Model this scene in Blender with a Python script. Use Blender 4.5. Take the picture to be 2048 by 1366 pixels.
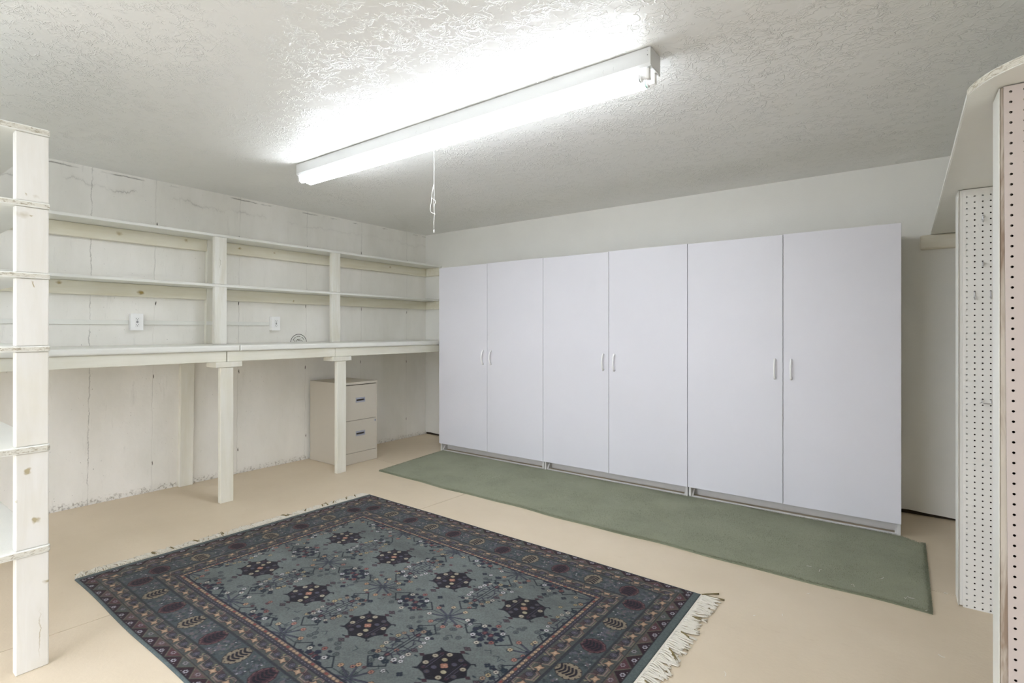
import bpy, bmesh, math, random
import numpy as np
from mathutils import Vector, Matrix
C = bpy.context.scene.collection
for o in list(bpy.data.objects): bpy.data.objects.remove(o)
PI = math.pi

# ------------------------------------------------------------------ camera, world, exposure
H = 1.19
cam = bpy.data.cameras.new('camera'); co = bpy.data.objects.new('camera', cam); C.objects.link(co)
cam.sensor_width = 36.0; cam.lens = 1044.0/2048.0*36.0
cam.shift_y = -22.0/2048.0
cam.clip_start = 0.02
co.location = (0, 0, H)
co.rotation_euler = (PI/2, 0, math.atan2(766, 1044))
bpy.context.scene.camera = co
w = bpy.data.worlds.new('world'); bpy.context.scene.world = w; w.use_nodes = True
_t = w.node_tree; _g = _t.nodes.new('ShaderNodeTexCoord'); _s = _t.nodes.new('ShaderNodeSeparateXYZ'); _r = _t.nodes.new('ShaderNodeValToRGB')
_t.links.new(_g.outputs['Generated'], _s.inputs[0]); _t.links.new(_s.outputs[2], _r.inputs[0]); _t.links.new(_r.outputs[0], _t.nodes['Background'].inputs[0])
_e = _r.color_ramp.elements; _e[0].position = .0; _e[0].color = (.36, .38, .40, 1); _e[1].position = .06; _e[1].color = (.85, .90, 1, 1)   # overcast sky over dimmer ground
w.node_tree.nodes['Background'].inputs[1].default_value = 2.35     # fill daylight through the unseen openings added behind the camera
cy_ = bpy.context.scene.cycles; cy_.max_bounces = 16; cy_.diffuse_bounces = 12; cy_.glossy_bounces = 4; cy_.sample_clamp_indirect = 8
vs = bpy.context.scene.view_settings
vs.view_transform = 'Standard'; vs.look = 'None'; vs.gamma = 1; vs.use_curve_mapping = False
vs.exposure = 1.62
TUBE = 9.4         # strength of the fluorescent tubes in the picture
FILL_TUBE = 3.0        # and of the unseen fill fitting added behind the camera

# ------------------------------------------------------------------ helpers
ORG = {}
def tag(o, label=None, cat=None, group=None, kind=None):
    if label: o['label'] = label
    if cat: o['category'] = cat
    if group: o['group'] = group
    if kind: o['kind'] = kind
    return o
def thing(name, label, cat, loc, group=None):
    o = bpy.data.objects.new(name, None); C.objects.link(o); o.location = loc
    o.empty_display_size = .05
    ORG[o.name] = Vector(loc)
    return tag(o, label, cat, group)
def obj(name, bm, mats, parent=None, smooth=False, label=None, origin=None):
    """bm is in world coordinates; the object's origin goes to its parent's (or to `origin`)"""
    if not isinstance(mats, (list, tuple)): mats = [mats]
    org = Vector(origin) if origin is not None else (ORG[parent.name] if parent else Vector((0, 0, 0)))
    bmesh.ops.translate(bm, verts=bm.verts, vec=-org)
    me = bpy.data.meshes.new(name); bm.to_mesh(me); bm.free()
    for m in mats: me.materials.append(m)
    if smooth:
        for p in me.polygons: p.use_smooth = True
    o = bpy.data.objects.new(name, me); C.objects.link(o)
    ORG[o.name] = org
    if parent:
        o.parent = parent; o.location = org - ORG[parent.name]
    else: o.location = org
    if label: o['label'] = label
    return o
def B(): return bmesh.new()
def box(bm, x0, x1, y0, y1, z0, z1, bev=0.0, seg=2, mi=0, edge_x=None, fx=None):
    vs_ = [bm.verts.new(p) for p in ((x0,y0,z0),(x1,y0,z0),(x1,y1,z0),(x0,y1,z0),(x0,y0,z1),(x1,y0,z1),(x1,y1,z1),(x0,y1,z1))]
    fs = []
    for q in ((0,3,2,1),(4,5,6,7),(0,1,5,4),(1,2,6,5),(2,3,7,6),(3,0,4,7)):
        f = bm.faces.new([vs_[i] for i in q]); f.material_index = mi; fs.append(f)
    if edge_x is not None: fs[3].material_index = edge_x
    if fx:
        for v in vs_: v.co.x += fx(v.co.y, v.co.z)
    if bev:
        es = {e for f in fs for e in f.edges}
        bmesh.ops.bevel(bm, geom=list(es), offset=bev, segments=seg, profile=.5, affect='EDGES', clamp_overlap=True)
    return bm
def prism(bm, pts, z0, z1, mi=0):
    a = [bm.verts.new((x, y, z0)) for x, y in pts]; b = [bm.verts.new((x, y, z1)) for x, y in pts]
    bm.faces.new(a[::-1]).material_index = mi; bm.faces.new(b).material_index = mi
    n = len(pts)
    for i in range(n): bm.faces.new((a[i], a[(i+1) % n], b[(i+1) % n], b[i])).material_index = mi
    bmesh.ops.recalc_face_normals(bm, faces=bm.faces)
def cyl(bm, p0, p1, r0, r1=None, n=24, mi=0, cap=True):
    r1 = r0 if r1 is None else r1
    p0 = Vector(p0); p1 = Vector(p1); d = (p1-p0).normalized()
    u = d.orthogonal().normalized(); v = d.cross(u)
    a = []; b = []
    for i in range(n):
        t = 2*PI*i/n; k = u*math.cos(t)+v*math.sin(t)
        a.append(bm.verts.new(p0+k*r0)); b.append(bm.verts.new(p1+k*r1))
    for i in range(n):
        f = bm.faces.new((a[i], a[(i+1) % n], b[(i+1) % n], b[i])); f.smooth = True; f.material_index = mi
    if cap:
        bm.faces.new(a[::-1]).material_index = mi; bm.faces.new(b).material_index = mi
def tube(bm, pts, r, n=8):
    pts = [Vector(p) for p in pts]; rings = []
    for i, p in enumerate(pts):
        d = (pts[min(i+1, len(pts)-1)]-pts[max(i-1, 0)]).normalized()
        u = d.cross(Vector((.31, .77, .55))).normalized(); v = d.cross(u)
        rr = r[i] if isinstance(r, (list, tuple)) else r
        rings.append([bm.verts.new(p+u*math.cos(2*PI*k/n)*rr+v*math.sin(2*PI*k/n)*rr) for k in range(n)])
    for a, b in zip(rings, rings[1:]):
        for k in range(n):
            f = bm.faces.new((a[k], a[(k+1) % n], b[(k+1) % n], b[k])); f.smooth = True
    bm.faces.new(rings[0][::-1]); bm.faces.new(rings[-1])
def lin(h):
    if isinstance(h, str):
        h = h.lstrip('#'); c = [int(h[i:i+2], 16)/255 for i in (0, 2, 4)]
    else: c = [x/255 for x in h]
    return [x/12.92 if x <= .04045 else ((x+.055)/1.055)**2.4 for x in c]

# ------------------------------------------------------------------ material graph helpers
class N:
    def __init__(s, name, rough=.5, spec=.5):
        s.m = bpy.data.materials.new(name); s.m.use_nodes = True; s.t = s.m.node_tree
        s.b = s.t.nodes['Principled BSDF']; s.b.inputs['Roughness'].default_value = rough
        s.b.inputs['Specular IOR Level'].default_value = spec
    def n(s, typ, **kw):
        nd = s.t.nodes.new(typ)
        for k, v in kw.items():
            if hasattr(nd, k) and not k.startswith('in_'): setattr(nd, k, v)
        return nd
    def link(s, a, b): s.t.links.new(a, b)
    def pos(s): return s.n('ShaderNodeNewGeometry').outputs['Position']
    def mapping(s, vec, scale=(1,1,1), loc=(0,0,0)):
        m = s.n('ShaderNodeMapping'); s.link(vec, m.inputs[0]); m.inputs['Scale'].default_value = scale; m.inputs['Location'].default_value = loc
        return m.outputs[0]
    def noise(s, vec, scale, detail=3, rough=.55, dist=0):
        m = s.n('ShaderNodeTexNoise'); s.link(vec, m.inputs['Vector'])
        m.inputs['Scale'].default_value = scale; m.inputs['Detail'].default_value = detail
        m.inputs['Roughness'].default_value = rough; m.inputs['Distortion'].default_value = dist
        return m.outputs['Fac']
    def ramp(s, fac, stops, interp='LINEAR'):
        r = s.n('ShaderNodeValToRGB'); s.link(fac, r.inputs[0]); r.color_ramp.interpolation = interp
        els = r.color_ramp.elements
        while len(els) < len(stops): els.new(.5)
        for e, (p, c) in zip(els, stops):
            e.position = p; e.color = (c, c, c, 1) if isinstance(c, (int, float)) else (*c[:3], 1)
        return r.outputs[0]
    def math(s, op, a, b=None, c=None, clamp=False):
        m = s.n('ShaderNodeMath'); m.operation = op; m.use_clamp = clamp
        for i, v in enumerate((a, b, c)):
            if v is None: continue
            if isinstance(v, (int, float)): m.inputs[i].default_value = v
            else: s.link(v, m.inputs[i])
        return m.outputs[0]
    def mix(s, fac, a, b):
        m = s.n('ShaderNodeMix'); m.data_type = 'RGBA'
        for sock, v in ((m.inputs[0], fac), (m.inputs[6], a), (m.inputs[7], b)):
            if isinstance(v, (int, float)): sock.default_value = v
            elif isinstance(v, (list, tuple)): sock.default_value = (*v[:3], 1)
            else: s.link(v, sock)
        return m.outputs[2]
    def spots(s, vec, pts, base, colour, warp=.012, wscale=40):
        """small stains/knots at the given (x,y,z,radius) positions"""
        nz = s.n('ShaderNodeTexNoise'); s.link(vec, nz.inputs['Vector']); nz.inputs['Scale'].default_value = wscale
        va = s.n('ShaderNodeVectorMath'); va.operation = 'MULTIPLY_ADD'
        s.link(nz.outputs['Color'], va.inputs[0]); va.inputs[1].default_value = (warp*2,)*3; s.link(vec, va.inputs[2])
        vv = s.n('ShaderNodeVectorMath'); vv.operation = 'SUBTRACT'; s.link(va.outputs[0], vv.inputs[0]); vv.inputs[1].default_value = (warp,)*3
        acc = None
        for (x, y, z, rx, ry, rz, k) in pts:
            d = s.n('ShaderNodeVectorMath'); d.operation = 'SUBTRACT'; s.link(vv.outputs[0], d.inputs[0]); d.inputs[1].default_value = (x, y, z)
            e = s.n('ShaderNodeVectorMath'); e.operation = 'DIVIDE'; s.link(d.outputs[0], e.inputs[0]); e.inputs[1].default_value = (rx, ry, rz)
            l = s.n('ShaderNodeVectorMath'); l.operation = 'LENGTH'; s.link(e.outputs[0], l.inputs[0])
            q = s.math('SUBTRACT', 1.0, l.outputs['Value'], clamp=True); q = s.math('MULTIPLY', q, 2.0*k, clamp=True)
            acc = q if acc is None else s.math('MAXIMUM', acc, q)
        return s.mix(acc, base, colour)
    def col(s, c):
        if isinstance(c, (list, tuple)): s.b.inputs['Base Color'].default_value = (*c[:3], 1)
        else: s.link(c, s.b.inputs['Base Color'])
        return s
    def bump(s, h, dist=.002, strength=1.0, after=None):
        b = s.n('ShaderNodeBump'); s.link(h, b.inputs['Height']); b.inputs['Distance'].default_value = dist; b.inputs['Strength'].default_value = strength
        if after is not None: s.link(after, b.inputs['Normal'])
        s.link(b.outputs[0], s.b.inputs['Normal']); return b.outputs[0]

def mat_paint(name, c, rough=.45, var=.04, bump=.0006, scale=30):
    n = N(name, rough, .4); p = n.pos()
    a = [max(0, x*(1-var)) for x in c]
    n.col(n.mix(n.ramp(n.noise(p, 3.0, 4), [(.35, 0), (.65, 1)]), a, c))
    n.bump(n.noise(p, scale*4, 3), bump)
    return n.m
def mat_plain(name, c, rough=.5, metal=0, spec=.5):
    n = N(name, rough, spec); n.col(list(c)); n.b.inputs['Metallic'].default_value = metal
    p = n.pos(); n.bump(n.noise(p, 150, 2), .00015); return n.m

# ceiling: white paint over a skip-trowel texture
def mat_ceiling():
    n = N('ceiling_texture', .29, .5); p = n.pos()
    v1 = n.noise(p, 15, 3, .6, .6)
    r1 = n.math('ABSOLUTE', n.math('SUBTRACT', v1, .5))
    ridge = n.ramp(r1, [(.0, 1), (.014, .7), (.042, 0)])
    v2 = n.noise(n.mapping(p, (1,1,1), (3.1, 7.7, 0)), 30, 2, .5, 1.4)
    r2 = n.ramp(n.math('ABSOLUTE', n.math('SUBTRACT', v2, .5)), [(0, 1), (.022, .7), (.06, 0)])
    mask = n.ramp(n.noise(p, 3.4, 3, .6), [(.46, 0), (.56, 1)])
    mask2 = n.ramp(n.noise(n.mapping(p, (1,1,1), (9, 2, 0)), 20, 1, .5), [(.47, 0), (.57, 1)])
    h = n.math('ADD', n.math('MULTIPLY', n.math('MULTIPLY', ridge, mask), .9), n.math('MULTIPLY', n.math('MULTIPLY', r2, mask2), .75))
    h = n.math('ADD', h, n.math('MULTIPLY', n.ramp(n.noise(p, 9, 2, .5, .6), [(.48, 0), (.55, 1)]), .22))
    n.col(lin((234, 234, 231))); n.bump(h, .0021, 1.0)
    return n.m
# painted concrete wall
def mat_concrete():
    n = N('painted_concrete', .6, .3); p = n.pos()
    base = n.mix(n.ramp(n.noise(n.mapping(p, (1,1.2,.5)), 2.3, 5, .6), [(.35, 0), (.7, 1)]), lin((226, 224, 217)), lin((240, 238, 233)))
    # drips and rubbed patches
    dr = n.ramp(n.noise(n.mapping(p, (1, 9, 1.6)), 2.0, 5, .7), [(.60, 0), (.80, .35)])
    hi = n.ramp(n.n('ShaderNodeSeparateXYZ').outputs[0], [(0, 0), (1, 0)]) if False else None
    sep = n.n('ShaderNodeSeparateXYZ'); n.link(p, sep.inputs[0]); Y = sep.outputs[1]; Z = sep.outputs[2]
    near = n.ramp(n.math('MULTIPLY', n.math('SUBTRACT', 4.2, Y), .3), [(.35, .25), (.85, 1)])
    base = n.mix(n.math('MULTIPLY', n.math('MULTIPLY', dr, near), .8), base, lin((160, 158, 150)))
    # worn strip along the very bottom
    nz = n.noise(p, 60, 6, .75)
    low = n.ramp(Z, [(0, 1), (.02, .8), (.065, 0)])
    wear = n.ramp(n.math('MULTIPLY', n.ramp(nz, [(.50, 0), (.60, 1)]), low), [(.2, 0), (.7, 1)])
    base = n.mix(n.math('MULTIPLY', wear, .55), base, lin((140, 130, 112)))
    # form-board seams every 0.61 m
    yy = n.math('ADD', n.math('SUBTRACT', Y, .006), n.math('MULTIPLY', n.math('SUBTRACT', n.noise(n.mapping(p, (1,1,1)), 7, 4, .6), .5), .03))
    fr = n.math('ABSOLUTE', n.math('SUBTRACT', n.math('FRACT', n.math('DIVIDE', yy, .61)), .5))
    seam = n.ramp(fr, [(0, 1), (.0028, .6), (.0065, 0)])
    sm = n.ramp(n.noise(n.mapping(p, (1, 1, .7)), 3.1, 3), [(.42, .15), (.62, 1)])
    base = n.mix(n.math('MULTIPLY', n.math('MULTIPLY', seam, sm), .30), base, lin((120, 118, 110)))
    c2 = n.math('ABSOLUTE', n.math('SUBTRACT', n.math('ADD', Y, n.math('MULTIPLY', n.math('SUBTRACT', n.noise(p, 9, 8, .75), .5), .045)), 1.155))
    c2 = n.math('MULTIPLY', n.ramp(c2, [(0, 1), (.0011, .7), (.003, 0)]), n.ramp(n.noise(p, 7, 2), [(.36, .2), (.52, 1)]))
    base = n.mix(n.math('MULTIPLY', c2, .6), base, lin((115, 112, 104)))
    # rough crack line a hand's width under the ceiling
    zc = n.math('ADD', n.math('SUBTRACT', Z, 2.155), n.math('MULTIPLY', n.math('SUBTRACT', n.noise(n.mapping(p, (1, 1, .2)), 4.2, 8, .72), .5), .22))
    cr = n.ramp(n.math('ABSOLUTE', zc), [(0, 1), (.0014, .5), (.010, .12), (.03, 0)])
    cm = n.math('MULTIPLY', n.ramp(n.noise(p, 4, 3), [(.40, 0), (.56, 1)]), near)
    base = n.mix(n.math('MULTIPLY', n.math('MULTIPLY', cr, cm), .55), base, lin((125, 122, 114)))
    # broken dark gap line put into the colour right under the ceiling
    tz = n.math('ADD', n.math('SUBTRACT', Z, 2.264), n.math('MULTIPLY', n.math('SUBTRACT', n.noise(p, 8, 5, .7), .5), .03))
    tj = n.math('MULTIPLY', n.ramp(n.math('ABSOLUTE', tz), [(0, 1), (.002, .8), (.005, 0)]), n.ramp(n.noise(p, 5, 3), [(.48, 0), (.58, 1)]))
    base = n.mix(n.math('MULTIPLY', tj, .8), base, lin((90, 86, 76)))
    pits = n.ramp(n.noise(p, 85, 2, .5), [(.73, 0), (.78, 1)])
    base = n.mix(n.math('MULTIPLY', n.math('MULTIPLY', pits, near), .6), base, lin((120, 118, 110)))
    # tie marks: short dark dashes down the seams
    ties = []
    random.seed(5)
    for k in range(6):
        ys = .92+.61*k + .003
        for z in (1.96, 1.40, .86, .21):
            y_ = ys+random.uniform(-.01, .01); z_ = z+random.uniform(-.015, .015)
            ties.append((-4.36-.013*(4.25-y_)*(1-z_/1.6), y_, z_, .12, .0048, .020, .9))
    base = n.spots(p, ties, base, lin((84, 80, 70)), .005, 60)
    n.col(base)
    h = n.math('ADD', n.math('MULTIPLY', n.noise(p, 16, 5, .6), .5), n.math('MULTIPLY', seam, -.3))
    h = n.math('ADD', h, n.math('MULTIPLY', wear, -.6))
    n.bump(h, .004, .8); return n.m
def mat_floor():
    n = N('painted_floor', .5, .35); p = n.pos()
    a = n.ramp(n.noise(p, 1.6, 5, .6), [(.3, 0), (.7, 1)])
    base = n.mix(a, lin((202, 187, 164)), lin((211, 197, 175)))
    sc = n.ramp(n.noise(n.mapping(p, (1,2.5,1)), 9, 6, .7), [(.62, 0), (.8, .5)])
    base = n.mix(sc, base, lin((186, 165, 138)))
    sp = n.ramp(n.noise(p, 60, 2, .5), [(.76, 0), (.80, 1)])
    base = n.mix(n.math('MULTIPLY', sp, .35), base, lin((160, 140, 112)))
    n.col(base); n.bump(n.noise(p, 55, 4, .6), .0012, .7); return n.m
def mat_wood(name, knots=(), c=(226, 224, 214), c2=(219, 216, 202), grain=(1, 1, .12), knotc=(176, 158, 112)):
    n = N(name, .5, .35); p = n.pos()
    g = n.noise(n.mapping(p, tuple(k*22 for k in grain)), 1.0, 4, .6, .4)
    base = n.mix(n.ramp(g, [(.4, 0), (.7, 1)]), lin(c), lin(c2))
    y = n.ramp(n.noise(p, 3.3, 3), [(.5, 0), (.75, 1)])
    base = n.mix(n.math('MULTIPLY', y, .30), base, lin((212, 204, 176)))
    if knots: base = n.spots(p, knots, base, lin(knotc), .012, 45)
    n.col(base); n.bump(g, .0004, .6); return n.m
def mat_edge():
    n = N('particleboard_edge', .75, .2); p = n.pos()
    f = n.noise(n.mapping(p, (1, 55, 150)), 1.0, 4, .7, .8)
    base = n.mix(n.ramp(f, [(.5, 0), (.62, 1)]), lin((216, 213, 202)), lin((168, 160, 142)))
    n.col(base); n.bump(f, .003, 1); return n.m
def mat_green():
    n = N('green_carpet_pile', .95, .1); p = n.pos()
    a = n.ramp(n.noise(p, 3.5, 4, .6), [(.3, 0), (.7, 1)])
    f = n.ramp(n.noise(p, 190, 3, .7), [(.3, 0), (.7, 1)])
    base = n.mix(a, lin((142, 147, 121)), lin((160, 164, 138)))
    base = n.mix(n.math('MULTIPLY', f, .35), base, lin((112, 118, 94)))
    n.b.inputs['Sheen Weight'].default_value = .25
    n.col(base); n.bump(n.noise(p, 260, 3, .8), .006, 1); return n.m

M = {}
M['ceiling'] = mat_ceiling(); M['concrete'] = mat_concrete(); M['floor'] = mat_floor()
M['drywall'] = mat_paint('drywall_paint', lin((233, 232, 227)), .55, .03)
M['dark_gap'] = mat_plain('gap_shade', lin((60, 50, 38)), .9)
M['groove'] = mat_plain('joint_filler', lin((105, 86, 60)), .9)
M['melamine'] = mat_paint('white_melamine', lin((214, 213, 219)), .38, .015, .0001)
M['melamine_edge'] = mat_plain('melamine_edge', lin((205, 203, 200)), .5)
M['shelf_paint'] = mat_paint('shelf_white_paint', lin((228, 228, 222)), .38, .04, .0006)
M['edge'] = mat_edge()
M['lwood'] = mat_wood('painted_lumber')
M['plastic'] = mat_plain('white_plastic', lin((240, 240, 239)), .3)
M['black'] = mat_plain('black_slots', lin((30, 28, 27)), .6)
M['enamel'] = mat_plain('white_enamel', lin((208, 209, 208)), .3)
M['enamel_dark'] = mat_plain('knockout_outline', lin((165, 165, 163)), .5)
M['putty'] = mat_plain('putty_metal', lin((196, 189, 176)), .42)
M['puttyd'] = mat_plain('dark_seam', lin((70, 62, 52)), .7)
M['chrome'] = mat_plain('brushed_nickel', lin((170, 172, 184)), .35, .35)
M['steel'] = mat_plain('zinc_steel', lin((200, 200, 203)), .3, 1)
M['green_carpet'] = mat_green()
M['fringe'] = mat_plain('fringe_cotton', lin((214, 209, 198)), .9, 0, .1)
M['fringe_d'] = mat_plain('soiled_fringe', lin((120, 108, 78)), .95, 0, .1)
M['teal'] = mat_plain('green_socket_ring', lin((150, 205, 185)), .4)
M['thread'] = mat_plain('white_thread', lin((232, 230, 224)), .8)
M['peg_white'] = mat_paint('pegboard_white', lin((225, 224, 219)), .5, .03, .0003)
M['peg_pink'] = mat_paint('pegboard_pinkish', lin((198, 187, 182)), .5, .04, .0003)  # even tone of the near board, darker and pinker than the far one
def mat_worn():
    n = N('worn_stud_edge', .7, .2); p = n.pos()
    f = n.noise(n.mapping(p, (30, 30, 4)), 1.0, 4, .6, .5)
    n.col(n.mix(n.ramp(f, [(.42, 0), (.6, 1)]), lin((198, 190, 178)), lin((150, 132, 116)))); n.bump(f, .002); return n.m
M['worn'] = mat_worn(); M['hardboard'] = mat_plain('hardboard_hole_shade', lin((52, 38, 28)), .9)  # brown hardboard back, darkened in colour for the shade inside the holes
M['rawstud'] = mat_plain('bare_stud_lumber', lin((120, 96, 70)), .9)
def emit(name, c, s):
    m = bpy.data.materials.new(name); m.use_nodes = True; t = m.node_tree
    b = t.nodes['Principled BSDF']; b.inputs['Base Color'].default_value = (.9, .9, .9, 1)
    b.inputs['Emission Color'].default_value = (*c, 1); b.inputs['Emission Strength'].default_value = s
    return m

# ------------------------------------------------------------------ the room
XR, YB, YF, ZC = .86, 4.26, -1.35, 2.283
def wx(y, z):            # the poured left wall is not quite true
    k = (4.25-y)/3.3
    return -4.36 + k*(-.075*(1-z/2.28)+.03*z/2.28)
bm = B()
ys = np.linspace(YF-.02, YB+.03, 12); zs = np.linspace(0, ZC+.01, 6)
g = [[bm.verts.new((wx(y, z), y, z)) for z in zs] for y in ys]
for i in range(11):
    for j in range(5): bm.faces.new((g[i][j], g[i+1][j], g[i+1][j+1], g[i][j+1]))
g2 = [[bm.verts.new((wx(y, z)-.15, y, z)) for z in (0, ZC+.01)] for y in (YF-.02, YB+.03)]
bm.faces.new((g2[0][0], g2[0][1], g2[1][1], g2[1][0]))
o = obj('wall_left', bm, M['concrete']); tag(o, kind='structure')
bm = B()
n = 60; xs = np.linspace(-4.37, XR, n+1); random.seed(2)
hs = [.018+.006*math.sin(i*.9)+random.uniform(-.003, .004) for i in range(n+1)]
lo = [bm.verts.new((x, YB, h)) for x, h in zip(xs, hs)]; hi = [bm.verts.new((x, YB, ZC+.01)) for x in xs]
for i in range(n): bm.faces.new((lo[i], hi[i], hi[i+1], lo[i+1]))
ex = bmesh.ops.extrude_face_region(bm, geom=list(bm.faces)); bmesh.ops.translate(bm, verts=[v for v in ex['geom'] if isinstance(v, bmesh.types.BMVert)], vec=(0, .012, 0))
bmesh.ops.recalc_face_normals(bm, faces=bm.faces)
tag(obj('wall_back', bm, M['drywall']), kind='structure')
bm = B(); box(bm, -4.38, XR, YB+.013, YB+.05, 0, .3); tag(obj('gap_plate_1', bm, M['dark_gap']), kind='structure')  # plate coloured dark for the shade in the gap under the drywall
bm = B(); RY0, RY1 = -1.15, -.55  # unseen opening added in this wall to let fill daylight in
for a in ((YF, RY0, 0, ZC+.01), (RY1, YB+.02, 0, ZC+.01), (RY0, RY1, 2.12, ZC+.01)): box(bm, XR, XR+.1, *a)
tag(obj('wall_right', bm, M['drywall']), kind='structure')
bm = B(); OX0, OX1, OZ = -3.6, -1.0, 2.12  # opening out of view, added so world light fills the room
for a in ((-4.6, OX0, 0, ZC+.01), (OX1, XR+.1, 0, ZC+.01), (OX0, OX1, OZ, ZC+.01)): box(bm, a[0], a[1], YF-.1, YF, a[2], a[3])
tag(obj('wall_front', bm, M['drywall']), kind='structure')
bm = B(); box(bm, -4.6, XR+.1, YF-.1, YB+.1, ZC, ZC+.08); tag(obj('ceiling', bm, M['ceiling']), kind='structure')
# floor: four slabs with saw-cut joints between them
def ja(y): return -2.667+(y-.436)*(.144/2.397)
def jb(x): return 3.152-(x+3.875)*(.087/4.09)
bm = B(); gx = .0020
xa, xb = -4.6, XR+.1; ya, yb = YF-.1, YB+.1
for sx in (0, 1):
    for sy in (0, 1):
        yj = jb(-2.52)
        y0, y1 = (ya, yj-gx) if sy == 0 else (yj+gx, yb)
        def X(y, s): return ja(y)+(gx if sx else -gx)
        if sx == 0: pts = [(xa, ya if sy == 0 else jb(xa)+gx), (X(y0, 0), y0), (X(y1, 0), y1), (xa, jb(xa)-gx if sy == 0 else yb)]
        else: pts = [(X(y0, 0), y0), (xb, ya if sy == 0 else jb(xb)+gx), (xb, jb(xb)-gx if sy == 0 else yb), (X(y1, 0), y1)]
        prism(bm, pts, -.02, 0)
box(bm, xa, xb, ya, yb, -.06, -.006, mi=1)
tag(obj('floor', bm, [M['floor'], M['groove']]), kind='structure')

# ------------------------------------------------------------------ storage cabinets
def cabinet(x0, label):
    x1 = x0+1.2215; z0, z1 = .076, 1.806; yf = 3.737; yc = yf+.019; yb = YB-.012
    t = thing('storage_cabinet', label, 'cabinet', (x0, yf, 0), 'white two-door storage cabinets along the back wall')
    bm = B(); T = .016
    box(bm, x0+.003, x0+.003+T, yc, yb, 0, z1, .0006, 1); box(bm, x1-.003-T, x1-.003, yc, yb, 0, z1, .0006, 1)
    box(bm, x0+.003+T, x1-.003-T, yc, yb, z1-T, z1); box(bm, x0+.003+T, x1-.003-T, yc, yb, z0, z0+T)
    box(bm, x0+.003+T, x1-.003-T, yb-.006, yb, z0+T, z1-T)
    obj('carcass', bm, M['melamine_edge'], t)
    bm = B(); box(bm, x0+.003+T, x1-.003-T, yc+.085, yc+.10, .002, z0)
    box(bm, x0+.003+T, x1-.003-T, yc+.006, yc+.016, .001, .014, .002, 1)
    for s in (x0+.003+T, x1-.003-T-.012): prism_tri(bm, s, yc)
    obj('toe_kick', bm, M['melamine_edge'], t)
    xm = (x0+x1)/2
    for k, (a, b) in enumerate(((x0+.001, xm-.0016), (xm+.0016, x1-.001))):
        dz = (0.0, .0025)[k]
        bm = B(); box(bm, a, b, yf, yf+.0175, z0-dz*.5, z1+dz, .0012, 2)
        d = obj('door', bm, M['melamine'], t)
        hx = b-.045 if k == 0 else a+.045
        if k == 0: hx = xm-.047
        bm = B(); pts = []; rr = []
        for i in range(15):
            s = i/14; pts.append((hx, yf-.004-.026*math.sin(PI*s)**.7, .878+.128*s)); rr.append(.0072-.0020*math.sin(PI*s))
        tube(bm, pts, rr, 10)
        cyl(bm, (hx, yf, .882), (hx, yf-.006, .882), .008, .0065, 12); cyl(bm, (hx, yf, 1.002), (hx, yf-.006, 1.002), .008, .0065, 12)
        obj('handle', bm, M['plastic'], d)
    return t
def prism_tri(bm, x, yc):
    a = [bm.verts.new(p) for p in ((x, yc+.005, .001), (x, yc+.045, .001), (x, yc+.045, .05))]
    b = [bm.verts.new((v.co.x+.012, v.co.y, v.co.z)) for v in a]
    bm.faces.new(a[::-1]); bm.faces.new(b)
    for i in range(3): bm.faces.new((a[i], a[(i+1) % 3], b[(i+1) % 3], b[i]))
cabinet(-3.637, 'white two-door cabinet at the left end of the row, beside the workbench')
cabinet(-2.4145, 'white two-door cabinet in the middle of the row of three')
cabinet(-1.1915, 'white two-door cabinet at the right end of the row, nearest the pegboards')

# ------------------------------------------------------------------ workbench
XB = -3.73
t = thing('workbench', 'long white painted wooden workbench built along the concrete wall', 'workbench', (XB, 2.0, 0))
YN = -.9
lbl = 'worktop'
for a, b in ((YN, 1.838), (1.841, YB-.004)):
    bm = B(); box(bm, -.0, XB+4.36, a, b, 1.045, 1.086)      # sheared below
    for v in bm.verts: v.co.x = (wx(v.co.y, 1.07)+.004) if v.co.x < .1 else XB
    es = [e for e in bm.edges if all(abs(v.co.x-XB) < 1e-4 for v in e.verts)]
    bmesh.ops.bevel(bm, geom=es, offset=.012, segments=4, profile=.5, affect='EDGES')
    obj('worktop', bm, M['shelf_paint'], t)
M['apron_wood'] = mat_wood('painted_apron', c=(226, 224, 212), grain=(1, .1, 1))
for a, b in ((YN, 1.752), (1.758, 2.628), (2.631, YB-.004)):
    bm = B(); box(bm, XB-.056, XB-.018, a, b, .955+.018, 1.0445, .003, 2); obj('apron', bm, M['apron_wood'], t)
for y0 in (1.671, 2.593):
    bm = B(); box(bm, XB-.135, XB+.006, y0, y0+.178, .936, .9725, .002, 2); obj('cap_block', bm, M['lwood'], t)
for y0 in (1.7035, 2.633):
    bm = B(); box(bm, XB-.038, XB, y0, y0+.0885, 0.0, .9355, .004, 2); obj('leg', bm, M['lwood'], t)
bm = B(); box(bm, 0, .04, 1.70, 1.795, 0, .948, .003, 2, fx=wx); obj('leg', bm, M['lwood'], t)
bm = B(); box(bm, 0, .06, 1.67, 1.83, .949, .972, .002, 2, fx=wx); obj('cap_block', bm, M['lwood'], t)
bm = B(); box(bm, 0, .04, YN, YB-.004, .973, 1.0445, .002, 1, fx=wx); obj('back_rail', bm, M['apron_wood'], t)

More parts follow.
